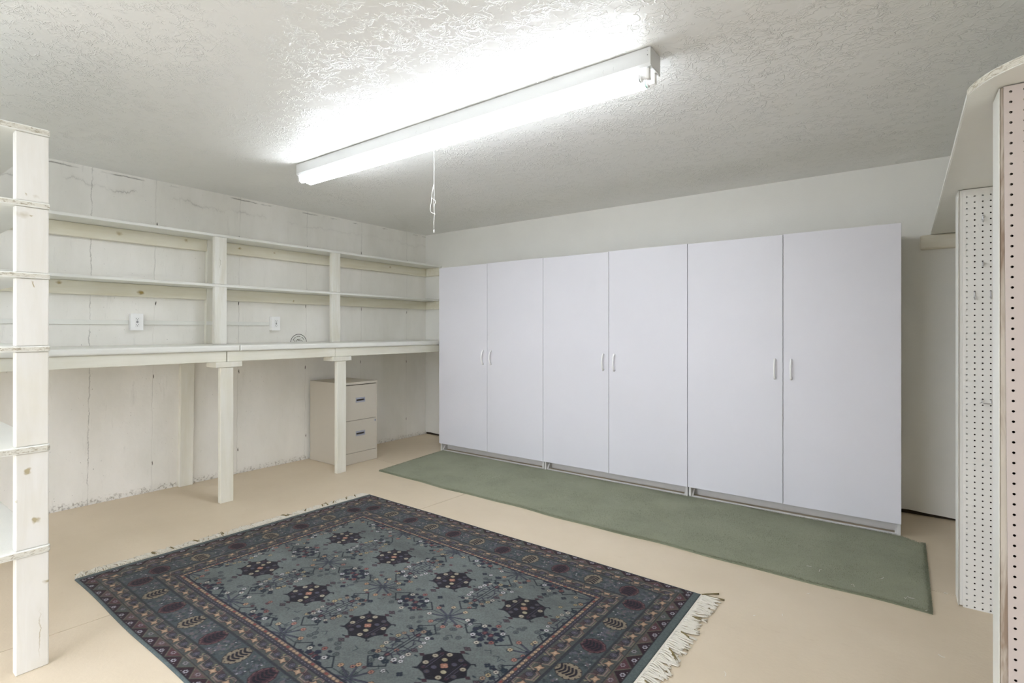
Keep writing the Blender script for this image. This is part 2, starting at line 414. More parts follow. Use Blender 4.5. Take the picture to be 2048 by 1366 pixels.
# ------------------------------------------------------------------ wall shelving above the bench
XS = -4.10
t = thing('wall_shelving', 'white two-tier wooden shelving standing on the workbench against the concrete wall', 'shelves', (XS, 2.0, 1.086))
for z0, z1 in ((1.895, 1.915), (1.519, 1.539)):
    bm = B(); box(bm, 0, 1, YN, YB-.003, z0, z1)
    for v in bm.verts: v.co.x = (wx(v.co.y, 1.7)+.004) if v.co.x < .5 else XS
    es = [e for e in bm.edges if all(abs(v.co.x-XS) < 1e-4 for v in e.verts)]
    bmesh.ops.bevel(bm, geom=es, offset=.004, segments=2, profile=.5, affect='EDGES')
    obj('shelf', bm, M['shelf_paint'], t)
knots = [(XS, 1.872, 1.70, .02, .0025, .05, .5)]
M['post_wood'] = mat_wood('painted_post', knots, c=(230, 229, 222), c2=(216, 213, 200), knotc=(150, 142, 118))
for y0 in (1.833, 2.842):
    for z0, z1 in ((1.087, 1.5185), (1.5395, 1.8945)):
        bm = B(); box(bm, XS-.041, XS-.003, y0, y0+.0885, z0, z1, .003, 2); obj('post', bm, M['post_wood'], t)
bm = B(); box(bm, .003, .041, 1.872, 1.961, 1.087, 1.5185, .002, 1, fx=wx); obj('post', bm, M['lwood'], t)
bm = B(); box(bm, .003, .041, 1.872, 1.961, 1.5395, 1.8945, .002, 1, fx=wx); obj('post', bm, M['lwood'], t)
M['cleat_wood'] = mat_wood('cleat_lumber', [(-4.34, 1.43, 1.46, .05, .028, .02, .8), (-4.34, .98, 1.5, .05, .02, .014, .6), (-4.33, 2.12, 1.86, .05, .018, .014, .7), (-4.33, 2.42, 1.86, .05, .014, .012, .5), (-4.33, 2.6, 1.45, .05, .012, .012, .5), (-4.33, 3.0, 1.45, .05, .014, .012, .7), (-4.33, 3.05, 1.86, .05, .022, .02, .5), (-4.33, 3.7, 1.86, .05, .02, .014, .5), (-4.33, 1.72, 1.87, .05, .016, .014, .5), (-4.33, 1.3, 1.86, .05, .024, .016, .5)],
    c=(226, 222, 206), c2=(216, 210, 188), grain=(1, .1, 1), knotc=(160, 138, 80))
for z1 in (1.894, 1.518):
    for a, b in ((YN, 1.871), (1.962, YB-.003)):
        bm = B(); box(bm, .003, .04, a, b, z1-.089, z1, .003, 2, fx=wx); obj('cleat', bm, M['cleat_wood'], t)
    bm = B(); box(bm, -4.31, XS-.004, YB-.041, YB-.002, z1-.089, z1, .003, 2); obj('cleat', bm, M['cleat_wood'], t)

# ------------------------------------------------------------------ conduit and outlets
bm = B()
box(bm, .0005, .014, YN, 1.371, 1.232, 1.262, .002, 2, fx=wx)
box(bm, .0005, .014, 1.452, 1.8715, 1.232, 1.262, .002, 2, fx=wx)
box(bm, .0415, .050, 1.8715, 1.9625, 1.232, 1.262, .002, 2, fx=wx)
box(bm, .0005, .014, 1.9625, 2.397, 1.232, 1.262, .002, 2, fx=wx)
tag(obj('surface_conduit', bm, M['shelf_paint'], origin=(-4.36, 2.0, 1.247)), 'slim white surface conduit running along the concrete wall to the outlets', 'conduit')
def outlet(yc, label):
    x = wx(yc, 1.25); zc = 1.25
    t = thing('wall_outlet', label, 'outlet', (x, yc, zc), 'outlets on the concrete wall')
    bm = B(); box(bm, x+.0005, x+.042, yc-.036, yc+.036, zc-.058, zc+.058, .004, 3); obj('box', bm, M['plastic'], t)
    bm = B(); box(bm, x+.0422, x+.047, yc-.038, yc+.038, zc-.060, zc+.060, .002, 2); f = obj('faceplate', bm, M['plastic'], t)
    bm = B(); box(bm, x+.0472, x+.0495, yc-.017, yc+.017, zc-.034, zc+.034, .002, 2)
    def sl(y, z, w, h): box(bm, x+.0494, x+.0505, y-w/2, y+w/2, z-h/2, z+h/2, mi=1)
    for s in (1, -1):
        sl(yc-.007, zc+.021*s+.003, .002, .008); sl(yc+.007, zc+.021*s+.003, .002, .006); sl(yc, zc+.021*s-.006, .004, .004)
    sl(yc, zc+.0045, .012, .005); sl(yc, zc-.004, .012, .005)
    obj('receptacle', bm, [M['plastic'], M['black']], f, label='white receptacle with dark slots and two dark test buttons')
outlet(1.411, 'white wall outlet box nearer the left, left of the shelving post')
outlet(2.437, 'white wall outlet box right of the first shelving post, at the conduit end')

# round emblem on the wall just above the bench
yc, r, zc = 2.678, .082, 1.0765; x = wx(yc, 1.1)+.0015
bm = B()
def arc(r0, r1, a0, a1, mi, off=0, n=24):
    pts = []
    for i in range(n+1):
        a = a0+(a1-a0)*i/n; pts.append((yc+r1*math.cos(a), zc+r1*math.sin(a)))
    for i in range(n, -1, -1):
        a = a0+(a1-a0)*i/n; pts.append((yc+r0*math.cos(a), zc+r0*math.sin(a)))
    pv = [(y, max(z, 1.0868)) for y, z in pts]
    for i in range(n):
        q = [pv[i], pv[i+1], pv[2*n-i], pv[2*n+1-i]]
        if max(z for _, z in q) <= 1.0869: continue
        try: bm.faces.new([bm.verts.new((x+off, y, z)) for y, z in q]).material_index = mi
        except ValueError: pass
arc(.0005, r*.95, .12, PI-.12, 0, .0, 40)
arc(r*.94, r, .12, PI-.12, 1, .0004, 40)
random.seed(9)
a = .55
while a < 2.65:
    wd = random.uniform(.05, .11); 
    if not (abs(a-1.15) < .07 or abs(a-2.0) < .07): arc(r*.68, r*.78, a, a+wd, 2, .0006, 3)
    a += wd+random.uniform(.02, .05)
for (dy, dz, s) in ((-.022, .020, .006), (-.012, .031, .007), (-.004, .026, .009), (.004, .034, .006), (.010, .024, .006), (.024, .021, .006), (-.038, .018, .006), (-.046, .026, .004), (.038, .017, .004), (.016, .036, .004)):
    v = [(yc+dy+s*math.cos(k*PI/3+dy*99)*(.6+.4*((k*7) % 3)/2), zc+dz+s*.8*math.sin(k*PI/3+dy*99)) for k in range(6)]
    bm.faces.new([bm.verts.new((x+.0008, *p)) for p in v]).material_index = 2
ex = bmesh.ops.extrude_face_region(bm, geom=[f for f in bm.faces if f.material_index == 0])
bmesh.ops.translate(bm, verts=[v for v in ex['geom'] if isinstance(v, bmesh.types.BMVert)], vec=(-.001, 0, 0))
tag(obj('round_sticker', bm, [M['shelf_paint'], mat_plain('sticker_ring', lin((52, 52, 48)), .6), mat_plain('sticker_print', lin((110, 108, 98)), .6)], origin=(x, yc, 1.087)),
    'round white sticker with a black rim on the wall, half hidden by the worktop', 'sticker')

# ------------------------------------------------------------------ filing cabinet
fx0, fx1, fy0, fy1, fh = -4.355, -3.885, 2.783, 3.175, .728
t = thing('filing_cabinet', 'putty coloured two-drawer metal filing cabinet under the workbench', 'filing cabinet', (fx1, fy0, 0))
bm = B(); T = .012
box(bm, fx0, fx1-.002, fy0, fy0+T, 0.002, fh-.02, .001, 1); box(bm, fx0, fx1-.002, fy1-T, fy1, .002, fh-.02, .001, 1)
box(bm, fx0, fx1, fy0-.001, fy1+.001, fh-.022, fh, .003, 2)
box(bm, fx0, fx0+.01, fy0+T, fy1-T, .002, fh-.022)
box(bm, fx0, fx1-.03, fy0+T, fy1-T, .06, .07)
box(bm, fx1-.03, fx1-.012, fy0+T, fy1-T, .07, fh-.022, mi=1)
obj('body', bm, [M['putty'], M['puttyd']], t)
bm = B(); box(bm, fx1-.02, fx1-.001, fy0+T, fy1-T, .002, .098, .001, 1); obj('plinth', bm, M['putty'], t)
for k, (z0, z1) in enumerate(((.1015, .386), (.3895, .700))):
    yy0, yy1 = fy0+T+.002, fy1-T-.003
    hy, hz = (yy0+yy1)/2+.008, z0+.165+(.012 if k else 0)
    bm = B()
    # drawer front with a rectangular recess for the pull
    hw, hh = .048, .020; X0, X1 = fx1-.011, fx1-.0005
    for a in ((yy0, hy-hw, z0, z1), (hy+hw, yy1, z0, z1), (hy-hw, hy+hw, z0, hz-hh), (hy-hw, hy+hw, hz+hh, z1)):
        box(bm, X0, X1, *a)
    d = obj('drawer', bm, M['putty'], t)
    bm = B()
    box(bm, X0-.012, X0-.010, hy-hw, hy+hw, hz-hh, hz+hh)
    for a in ((hy-hw-.003, hy-hw+.004, hz-hh-.002, hz+hh+.002), (hy+hw-.004, hy+hw+.003, hz-hh-.002, hz+hh+.002), (hy-hw+.004, hy+hw-.004, hz-hh-.002, hz-hh+.011), (hy-hw+.004, hy+hw-.004, hz+hh-.011, hz+hh+.002)):
        box(bm, X0-.010, X1+.0018, *a, bev=.0008, seg=1)
    box(bm, X1-.001, X1+.0025, hy-hw+.006, hy+hw-.006, hz+hh-.013, hz+hh-.009)
    obj('handle', bm, M['chrome'], d, label='silver recessed pull')
bm = B(); cyl(bm, (fx1-.006, fy1-.026, .362), (fx1+.005, fy1-.026, .362), .0095, .0085, 20); cyl(bm, (fx1+.005, fy1-.026, .362), (fx1+.0055, fy1-.026, .362), .004, .004, 12, 1)
obj('lock', bm, [M['chrome'], M['black']], t, label='small round key lock')

# ------------------------------------------------------------------ left shelving unit (near camera)
XP = -2.434
t = thing('shelving_unit', 'white painted wooden shelving unit with rough board edges, nearest the camera at the left', 'shelves', (XP, .2, 0))
kn = [(XP, .468, .70, .03, .011, .014, 1.0), (XP, .487, .525, .03, .013, .016, 1.0), (XP, .455, 1.59, .03, .024, .014, .28), (XP, .478, 1.592, .03, .010, .005, .6), (XP, .49, 1.66, .03, .010, .010, .2),
      (XP, .462, 1.665, .03, .003, .010, .5), (XP, .482, 1.352, .03, .0035, .010, .9), (XP, .50, .12, .03, .0022, .10, .5), (XP, .52, .30, .03, .012, .008, .6), (XP, .44, .60, .03, .006, .006, .5)]
M['lp_wood'] = mat_wood('near_post_paint', kn, c=(226, 224, 219), c2=(219, 216, 208), knotc=(172, 160, 130))
M['lp_wood'].name = 'near_post_paint'
SH = [(1.879, 1.903), (1.621, 1.641), (1.372, 1.392), (1.1155, 1.1355), (.762, .7865), (.404, .4285)]
X0 = XP-1.19
zz = [0]+[z for a in SH[::-1] for z in a]
for (px, py) in ((XP, .436), (XP, -.09), (X0+.04, .436), (X0+.04, -.09)):
    for i in range(0, len(zz)-1, 2):
        a, b = zz[i], zz[i+1]
        bm = B(); box(bm, px-.038, px, py, py+.0885, a+(.0004 if a else 0), b-.0004, .0035, 2); obj('post', bm, M['lp_wood'], t)
for z0, z1 in SH:
    bm = B()
    y1 = .5285; n = 40; rnd = random.Random(z0)
    pts = [(X0, -.098), (XP+.005, -.098)]
    for i in range(n): pts.append((XP+.006+rnd.uniform(-.0012, .0012), -.09+(y1-.012+.09)*i/n))
    for i in range(5):
        a = i/4*PI/2; pts.append((XP-.005+.011*math.cos(a), y1-.012+.012*math.sin(a)))
    pts.append((X0, y1))
    prism(bm, pts, z0, z1)
    for f in bm.faces:
        if abs(f.normal.z) < .5 and f.calc_center_median().x > XP-.001: f.material_index = 1
    es = [e for e in bm.edges if len(e.link_faces) == 2 and sorted(abs(f.normal.z) > .5 for f in e.link_faces) == [False, True]]
    bmesh.ops.bevel(bm, geom=es, offset=.004, segments=2, profile=.5, affect='EDGES')
    obj('shelf', bm, [M['shelf_paint'], M['edge']], t)

# ------------------------------------------------------------------ pegboard dividers
def pegboard_bm(x0, z0, cols, rows, y, pitch=.0254, r=.0031, x1=None, z1=None, ox=.0127, oz=.0127, th=.0048):
    """real round holes: each cell is a square with an octagonal-ish hole"""
    K = 12; ang = [2*PI*(k+.5)/K for k in range(K)]
    circ = [(r*math.cos(a), r*math.sin(a)) for a in ang]
    sq = []
    for a in ang:
        c, s = math.cos(a), math.sin(a); m = max(abs(c), abs(s)); sq.append((c/m*pitch/2, s/m*pitch/2))
    V = []; F = []
    hp = pitch/2
    for i in range(cols):
        for j in range(rows):
            cx = x0+ox+i*pitch; cz = z0+oz+j*pitch; b = len(V)
            V += [(cx+px, y, cz+pz) for px, pz in circ]
            V += [(cx+px, y, cz+pz) for px, pz in sq]
            V += [(cx+px, y+th, cz+pz) for px, pz in circ]
            V += [(cx+hp, y, cz+hp), (cx-hp, y, cz+hp), (cx-hp, y, cz-hp), (cx+hp, y, cz-hp)]
            for k in range(K):
                l = (k+1) % K
                F.append((b+k, b+l, b+K+l, b+K+k)); F.append((b+k, b+2*K+k, b+2*K+l, b+l))
            q = b+3*K
            for idx, cn in ((1, 0), (4, 1), (7, 2), (10, 3)):
                F.append((b+K+idx, b+K+(idx+1) % K, q+cn))
    nholes = len(V)
    xa, xb = x0+ox-hp, x0+ox-hp+cols*pitch; za, zb = z0+oz-hp, z0+oz-hp+rows*pitch
    def quad(a, b, c, d): 
        n_ = len(V); V.extend((a, b, c, d)); F.append((n_, n_+1, n_+2, n_+3))
    X1 = x1 if x1 else xb; Z1 = z1 if z1 else zb
    if xa > x0+1e-5: quad((x0, y, z0), (xa, y, z0), (xa, y, Z1), (x0, y, Z1))
    if X1 > xb+1e-5: quad((xb, y, z0), (X1, y, z0), (X1, y, Z1), (xb, y, Z1))
    if za > z0+1e-5: quad((xa, y, z0), (xb, y, z0), (xb, y, za), (xa, y, za))
    if Z1 > zb+1e-5: quad((xa, y, zb), (xb, y, zb), (xb, y, Z1), (xa, y, Z1))
    quad((x0, y, z0), (x0, y, Z1), (x0, y+th, Z1), (x0, y+th, z0)); quad((x0, y, z0), (X1, y, z0), (X1, y+th, z0), (x0, y+th, z0))
    quad((x0, y, Z1), (X1, y, Z1), (X1, y+th, Z1), (x0, y+th, Z1))
    quad((X1, y, z0), (X1, y, Z1), (X1, y+th, Z1), (X1, y+th, z0))
    bm = B(); vs_ = [bm.verts.new(v) for v in V]
    for f in F:
        try:
            g_ = bm.faces.new([vs_[i] for i in f])
            if f[0] < nholes and abs(V[f[0]][1]-V[f[2]][1]) > 1e-5: g_.material_index = 1
        except ValueError: pass
    return bm
ZU = 1.797
def divider(xe, yf, th, label, mpeg, ox, oz, tilt, inset, far):
    t = thing('pegboard_divider', label, 'pegboard partition', (xe, yf+th/2, 0))
    x1 = XR-.005
    bm = B()
    box(bm, xe+.0005, xe+(.038 if far else .022), yf+.0065, yf+th-.0065, .003, ZU-.002, .002, 1)
    for a in np.linspace(.003, ZU-.042, 4): box(bm, xe+.039, x1, yf+.045, yf+th-.0065, a, a+.038)
    box(bm, x1-.038, x1, yf+.0065, yf+th-.0065, .045, ZU-.045)
    obj('stud_frame', bm, M['worn'] if not far else M['peg_white'], t, label='bare worn lumber edge' if not far else None)
    bm = B(); box(bm, xe-.0016, xe, yf+(.004 if not far else -.001), yf+th-.011, .003, ZU-.004, .0007, 2); obj('end_trim', bm, M['shelf_paint'], t)
    px0 = xe+inset; cols = int((x1-px0-ox)/.0254)
    bm = pegboard_bm(px0, .006, cols, 70, yf, ox=ox, oz=oz, x1=x1, z1=ZU-.003)
    if tilt: bmesh.ops.transform(bm, verts=bm.verts, matrix=Matrix(((1, 0, tilt, -tilt*ZU), (0, 1, 0, 0), (0, 0, 1, 0), (0, 0, 0, 1))))
    obj('pegboard', bm, [mpeg, M['hardboard']], t)
    bm = B(); box(bm, px0, x1, yf+th-.0055, yf+th-.001, .006, ZU-.003)
    for f in bm.faces:
        if f.calc_center_median().y < yf+th-.0054: f.material_index = 1
    obj('pegboard', bm, [mpeg, M['hardboard']], t)
    return t
divider(.2106, 1.764, .115, 'nearest pegboard partition at the right edge, pinkish white with a worn lumber edge', M['peg_pink'], .0125, .020, -math.radians(.36), .0065, False)
divider(.2214, 2.960, .125, 'farther white pegboard partition with wire hooks on its face', M['peg_white'], .0135, .004, 0, .0135, True)
# overhead shelf resting on both dividers
t = thing('overhead_shelf', 'white overhead shelf board with a rounded near corner resting on the pegboard partitions', 'shelf', (.2, 2.8, ZU))
bm = B(); prism(bm, [(.183, YB-.002), (.152, 1.812), (XR-.004, 1.812), (XR-.004, YB-.002)], ZU, ZU+.019)
es = [e for e in bm.edges if all(v.co.x < .2 for v in e.verts)]
bmesh.ops.bevel(bm, geom=es, offset=.003, segments=2, affect='EDGES'); obj('shelf_board', bm, M['shelf_paint'], t)
pts = [(.152, 1.8112), (.151, 1.792), (.1535, 1.774), (.158, 1.757), (.166, 1.735), (.176, 1.712), (.189, 1.690), (.205, 1.670), (.222, 1.652), (.242, 1.636), (.27, 1.622), (.32, 1.61), (.40, 1.603), (XR-.004, 1.60), (XR-.004, 1.8112)]
bm = B(); prism(bm, pts, ZU, ZU+.019)
for f in bm.faces:
    if abs(f.normal.z) < .5: f.material_index = 1
es = [e for e in bm.edges if len(e.link_faces) == 2 and sorted(abs(f.normal.z) > .5 for f in e.link_faces) == [False, True] and e.verts[0].co.y < 1.811]
bmesh.ops.bevel(bm, geom=es, offset=.002, segments=2, affect='EDGES'); obj('shelf_board', bm, [M['shelf_paint'], M['edge']], t)
bm = B(); box(bm, .128, XR-.004, YB-.041, YB-.002, 1.703, 1.796, .014, 4); obj('cleat', bm, mat_wood('overhead_cleat', (), c=(226, 221, 208), c2=(216, 208, 190), grain=(.1, 1, 1), knotc=(198, 180, 140)), t)

# hooks on the far pegboard
YP = 2.960
f_, hx_, hy_ = 1044., 1024., 661.
A_ = math.atan2(766, 1044); s_, c_ = math.sin(A_), math.cos(A_)
def ony(px, py, Y):
    k = (px-hx_)/f_; dx = -s_+c_*k; dy = c_+s_*k; dz = -(py-hy_)/f_; return Vector((dx*Y/dy, Y, H+dz*Y/dy))
def onz(px, py, Z=0):
    k = (px-hx_)/f_; dz = -(py-hy_)/f_; tt = (Z-H)/dz; return Vector(((-s_+c_*k)*tt, (c_+s_*k)*tt, Z))
def jhook(px, py, L, drop, label):
    p = ony(px, py, YP)
    bm = B(); y = YP
    pts = [(p.x, y-.0005, p.z), (p.x, y-.006, p.z+.001), (p.x, y-.009, p.z-.006)]
    pts += [(p.x, y-.009, p.z-drop)]
    pts += [(p.x, y-.009-L*.4, p.z-drop-.004), (p.x, y-.009-L*.8, p.z-drop-.001), (p.x, y-.009-L, p.z-drop+.012)]
    tube(bm, pts, .0021, 8)
    tag(obj('pegboard_hook', bm, M['steel'], origin=(p.x, y, p.z), smooth=False), label, 'hook', 'wire hooks on the far pegboard')
jhook(1965.2, 431, .024, .026, 'steel wire hook on the far pegboard, highest of the hooks')
jhook(1965.0, 525, .006, .014, 'short steel wire peg on the far pegboard, below the highest hook')
jhook(1949.0, 584.5, .020, .028, 'steel wire hook on the far pegboard, left one of the side by side pair')
jhook(1981.0, 583.0, .020, .028, 'steel wire hook on the far pegboard, right one of the side by side pair')
a = ony(1964, 798.5, YP); b = ony(1980, 799.5, YP)
bm = B()
tube(bm, [(a.x, YP-.0005, a.z), (a.x-.001, YP-.009, a.z-.003), (a.x-.001, YP-.012, a.z-.014), (a.x+.006, YP-.013, a.z-.0165), (b.x-.004, YP-.013, b.z-.0165), (b.x+.003, YP-.012, b.z-.014), (b.x+.002, YP-.009, b.z-.003), (b.x, YP-.0005, b.z)], .0018, 8)
tube(bm, [(a.x-.001, YP-.011, a.z-.012), (a.x-.008, YP-.02, a.z-.015)], .0018, 8)
tag(obj('pegboard_hook', bm, M['steel'], origin=(a.x, YP, a.z)), 'wide steel wire holder low on the far pegboard, spanning two holes', 'hook', 'wire hooks on the far pegboard')

# ------------------------------------------------------------------ fluorescent fittings
def fixture(x0, x1, y0, y1, strength, label, cord=True):
    t = thing('ceiling_light', label, 'light fixture', ((x0+x1)/2, (y0+y1)/2, ZC-.001))
    zt, zb = ZC-.003, 2.209
    bm = B(); ch = .012
    # channel section, slightly narrower at the bottom
    sec = [(y0, zt), (y0, zb+ch), (y0+ch*.4, zb), (y1-ch*.4, zb), (y1, zb+ch), (y1, zt)]
    L = []
    for x in (x0+.001, x1-.001): L.append([bm.verts.new((x, y, z)) for y, z in sec])
    m = len(sec)
    for i in range(m): bm.faces.new((L[0][i], L[0][(i+1) % m], L[1][(i+1) % m], L[1][i]))
    bm.faces.new(L[0][::-1]); bm.faces.new(L[1]); bmesh.ops.recalc_face_normals(bm, faces=bm.faces)
    # pressed knock-out rings and seams on the side
    for kx in (x1-.145, x1-.19, (x0+x1)/2+.03, (x0+x1)/2-.07):
        for i in range(7):
            a0 = 2.2+i*.22; a1 = a0+.2; R = .011
            q = [(kx+R*math.cos(a0), 2.238+R*math.sin(a0)), (kx+R*math.cos(a1), 2.238+R*math.sin(a1)), (kx+(R-.0012)*math.cos(a1), 2.238+(R-.0012)*math.sin(a1)), (kx+(R-.0012)*math.cos(a0), 2.238+(R-.0012)*math.sin(a0))]
            bm.faces.new([bm.verts.new((u, y0-.0004, v)) for u, v in q]).material_index = 1
    cyl(bm, (x1-.012, y0+.001, 2.251), (x1-.012, y0-.0006, 2.251), .0018, n=10, mi=2)
    cyl(bm, (x1-.012, y0+.001, 2.268), (x1-.012, y0-.0006, 2.268), .001, n=8, mi=2)
    hd = obj('housing', bm, [M['enamel'], M['enamel_dark'], M['black']], t)
    for x, s in ((x0, -1), (x1, 1)):
        bm = B(); xo = x-.0015*s
        a, b = sorted((xo, xo+.002*s))
        vsx = []
        pr_ = [(y0-.001, zt), (y1+.001, zt), (y1+.001, zb-.006), (y1-.012, zb-.010), (y1-.020, zb+.004), (y0+.028, zb+.004), (y0+.022, zb-.004), (y0-.001, zb+.006)]
        A = [bm.verts.new((a, *p)) for p in pr_]; Bv = [bm.verts.new((b, *p)) for p in pr_]
        bm.faces.new(A); bm.faces.new(Bv[::-1])
        for i in range(len(pr_)): bm.faces.new((A[i], A[(i+1) % len(pr_)], Bv[(i+1) % len(pr_)], Bv[i]))
        bmesh.ops.recalc_face_normals(bm, faces=bm.faces)
        obj('end_plate', bm, M['enamel'], t)
    em = emit('fluorescent_tube', (.88, .93, 1.0), strength)
    zc = 2.178; R = .019
    for q, y in enumerate((y0+.0215, y1-.0215)):
        xa, xb = x0+.02+.005*q, x1-.050+.002*q
        bm = B(); cyl(bm, (xa+.012, y, zc), (xb-.002, y, zc), R, n=24)
        tb = obj('tube', bm, em, t)
        bm = B(); cyl(bm, (xa, y, zc), (xa+.0118, y, zc), R*.96, n=24); obj('tube_cap', bm, M['enamel'], tb)
        bm = B(); cyl(bm, (xb-.0018, y, zc), (xb+.001, y, zc), R*.9, n=24); obj('tube_cap', bm, M['enamel'], tb)
        for x, s in ((xa, -1), (xb, 1)):
            bm = B()
            g = .001+.002
            mi = 1 if (s > 0 and q == 1) else 0
            cyl(bm, (x+s*g, y, zc), (x+s*(g+.004), y, zc), .0155, .017, 24, mi)
            cyl(bm, (x+s*(g+.004), y, zc), (x+s*(g+.007), y, zc), .017, .013, 24)
            ln = .024 if s > 0 else .004
            cyl(bm, (x+s*(g+.007), y, zc), (x+s*(g+.007+ln), y, zc), .0095, .0105, 20)
            xe = x+s*(g+.007+ln)
            a, b = sorted((xe-s*.010, xe+s*.006))
            box(bm, a, b, y-.0115, y+.0115, zc-.012, zb-.0005, .004, 3)
            obj('lamp_holder', bm, [M['plastic'], M['teal']], t)
    if cord:
        cx, cy = -1.964, 1.98
        bm = B(); pts = []
        zz = np.linspace(2.2085, 1.716, 26)
        for z in zz:
            wob = .0015*math.sin(z*60) if z < 1.93 else 0
            pts.append((cx+wob*c_, cy+wob*s_, z))
        tube(bm, pts, .0013, 6)
        def cp(px, py): 
            k = (px-868)/f_; d = 2.76
            return Vector((cx+c_*k*d, cy+s_*k*d, 2.154+(296-py)/f_*2.76*1.0))
        lp = [(868, 368), (866, 376), (863.5, 388), (863.3, 396), (866, 398.5), (870.5, 401), (871.5, 405), (869, 408), (868.3, 414), (868.8, 422)]
        tube(bm, [cp(*p) for p in lp], .0014, 6)
        lp = [(863.4, 394), (862.5, 404), (861, 412), (860.4, 419), (861.5, 424), (865, 426), (869, 426.5), (870.5, 428.5), (868.6, 430.5)]
        tube(bm, [cp(*p) for p in lp], .0014, 6)
        cd = obj('pull_cord', bm, M['thread'], t, label='white pull cord tied in a loop')
        bm = B(); cyl(bm, (cx, cy, 1.722), (cx, cy, 1.706), .0024, .0045, 16); obj('cord_end', bm, M['plastic'], cd)
    return t
fixture(-3.174, -.756, 1.928, 2.028, TUBE, 'lit two-tube fluorescent ceiling light with a pull cord, in the middle of the ceiling')
fixture(-3.174, -.756, -.32, -.22, FILL_TUBE, 'unseen fill light added behind the camera, built like the two-tube ceiling light', cord=False)  # fitting added out of view as fill light

# ------------------------------------------------------------------ green carpet runner
random.seed(11); rs = np.random.RandomState(4)
G = [(-3.515, 2.885), (.128, 2.80), (.136, 3.752), (-3.60, 3.752)]
def gmap(u, v):
    a = [(1-u)*G[0][i]+u*G[1][i] for i in (0, 1)]; b = [(1-u)*G[3][i]+u*G[2][i] for i in (0, 1)]
    x = (1-v)*a[0]+v*b[0]; y = (1-v)*a[1]+v*b[1]
    y += (.006*math.sin(u*21)+.004*math.sin(u*47+1))*(1-v)
    if u > .972: y -= min(1, (u-.972)/.02)*.058*v
    return x, y
nu, nv = 240, 60
V = []; F = []
for j in range(nv+1):
    for i in range(nu+1):
        u, v = i/nu, j/nv; x, y = gmap(u, v)
        e = min(i, nu-i, j, nv-j); h = .0105 if e > 0 else .004
        h += .0012*math.sin(x*9)*math.sin(y*13)+(rs.rand()-.5)*.0016
        if x > .03-0: h += 0
        V.append((x, y, h))
for j in range(nv):
    for i in range(nu):
        a = j*(nu+1)+i; F.append((a, a+1, a+nu+2, a+nu+1))
base = len(V)
ring = [i for i in range(nu+1)]+[(j*(nu+1)+nu) for j in range(1, nv+1)]+[nv*(nu+1)+i for i in range(nu-1, -1, -1)]+[j*(nu+1) for j in range(nv-1, 0, -1)]
for r_ in ring: V.append((V[r_][0], V[r_][1], .0006))
for k in range(len(ring)):
    l = (k+1) % len(ring); F.append((ring[k], base+k, base+l, ring[l]))
# pile tufts: denser at the cut edges
def blade(p, L, d, wd):
    x, y, z = p; b = len(V); ax = rs.rand()*PI; dx, dy = math.cos(ax)*wd, math.sin(ax)*wd
    V.extend([(x-dx, y-dy, z), (x+dx, y+dy, z), (x+d[0], y+d[1], z+L)]); F.append((b, b+1, b+2))
for k in range(26000):
    side = rs.rand()
    if side < .62: u, v = rs.rand(), abs(rs.randn())*.012; dr = (0, -1)
    elif side < .80: u, v = 1-abs(rs.randn())*.003, rs.rand(); dr = (1, 0)
    elif side < .9: u, v = abs(rs.randn())*.003, rs.rand(); dr = (-1, 0)
    else: u, v = rs.rand(), 1-abs(rs.randn())*.012; dr = (0, 0)
    u = min(max(u, 0), 1); v = min(max(v, 0), 1)
    x, y = gmap(u, v); o_ = .003*rs.rand()
    blade((x, y, .003+.006*rs.rand()), .003+.005*rs.rand(), (dr[0]*o_+(rs.rand()-.5)*.004, dr[1]*o_+(rs.rand()-.5)*.004), .0009)
for k in range(60000):
    x, y = gmap(rs.rand(), rs.rand()); blade((x, y, .0095), .003+.003*rs.rand(), ((rs.rand()-.5)*.004, (rs.rand()-.5)*.004), .0009)
me = bpy.data.meshes.new('carpet_runner'); me.from_pydata(V, [], F); me.update()
me.materials.append(M['green_carpet'])
for p in me.polygons[:nu*nv]: p.use_smooth = True
o = bpy.data.objects.new('carpet_runner', me); C.objects.link(o)
tag(o, 'sage green carpet runner on the floor in front of the white cabinets', 'rug')

# ------------------------------------------------------------------ oriental rug
RW, RH = 2.40, 1.65
SS = 1200                                # drawing resolution, points per metre
def canvas(w_, h_, c): 
    a = np.empty((int(round(h_*SS)), int(round(w_*SS)), 3), np.float32); a[:] = lin(c); return a
def poly(cv, pts, c, wrap=False):
    p = np.array(pts, float)*SS; c = lin(c) if not isinstance(c, np.ndarray) else c
    x0, y0 = np.floor(p.min(0)).astype(int); x1, y1 = np.ceil(p.max(0)).astype(int)+1
    x0 = max(x0, 0); y0 = max(y0, 0); x1 = min(x1, cv.shape[1]); y1 = min(y1, cv.shape[0])
    if x1 <= x0 or y1 <= y0: return
    X, Y = np.meshgrid(np.arange(x0, x1)+.5, np.arange(y0, y1)+.5); m = np.zeros(X.shape, bool)
    n_ = len(p); j = n_-1
    for i in range(n_):
        xi, yi = p[i]; xj, yj = p[j]
        if yi != yj:
            m ^= ((yi > Y) != (yj > Y)) & (X < (xj-xi)*(Y-yi)/(yj-yi)+xi)
        j = i
    cv[y0:y1, x0:x1][m] = c
def disc(cv, x, y, r, c, ry=None, n_=14): poly(cv, [(x+r*math.cos(2*PI*i/n_), y+(ry or r)*math.sin(2*PI*i/n_)) for i in range(n_)], c)
def line(cv, pts, wd, c):
    for (ax, ay), (bx, by) in zip(pts, pts[1:]):
        L = math.hypot(bx-ax, by-ay) or 1e-6; ux, uy = (bx-ax)/L*wd/2, (by-ay)/L*wd/2
        poly(cv, [(ax-uy-ux, ay+ux-uy), (bx-uy+ux, by+ux+uy), (bx+uy+ux, by-ux+uy), (ax+uy-ux, ay-ux-uy)], c)
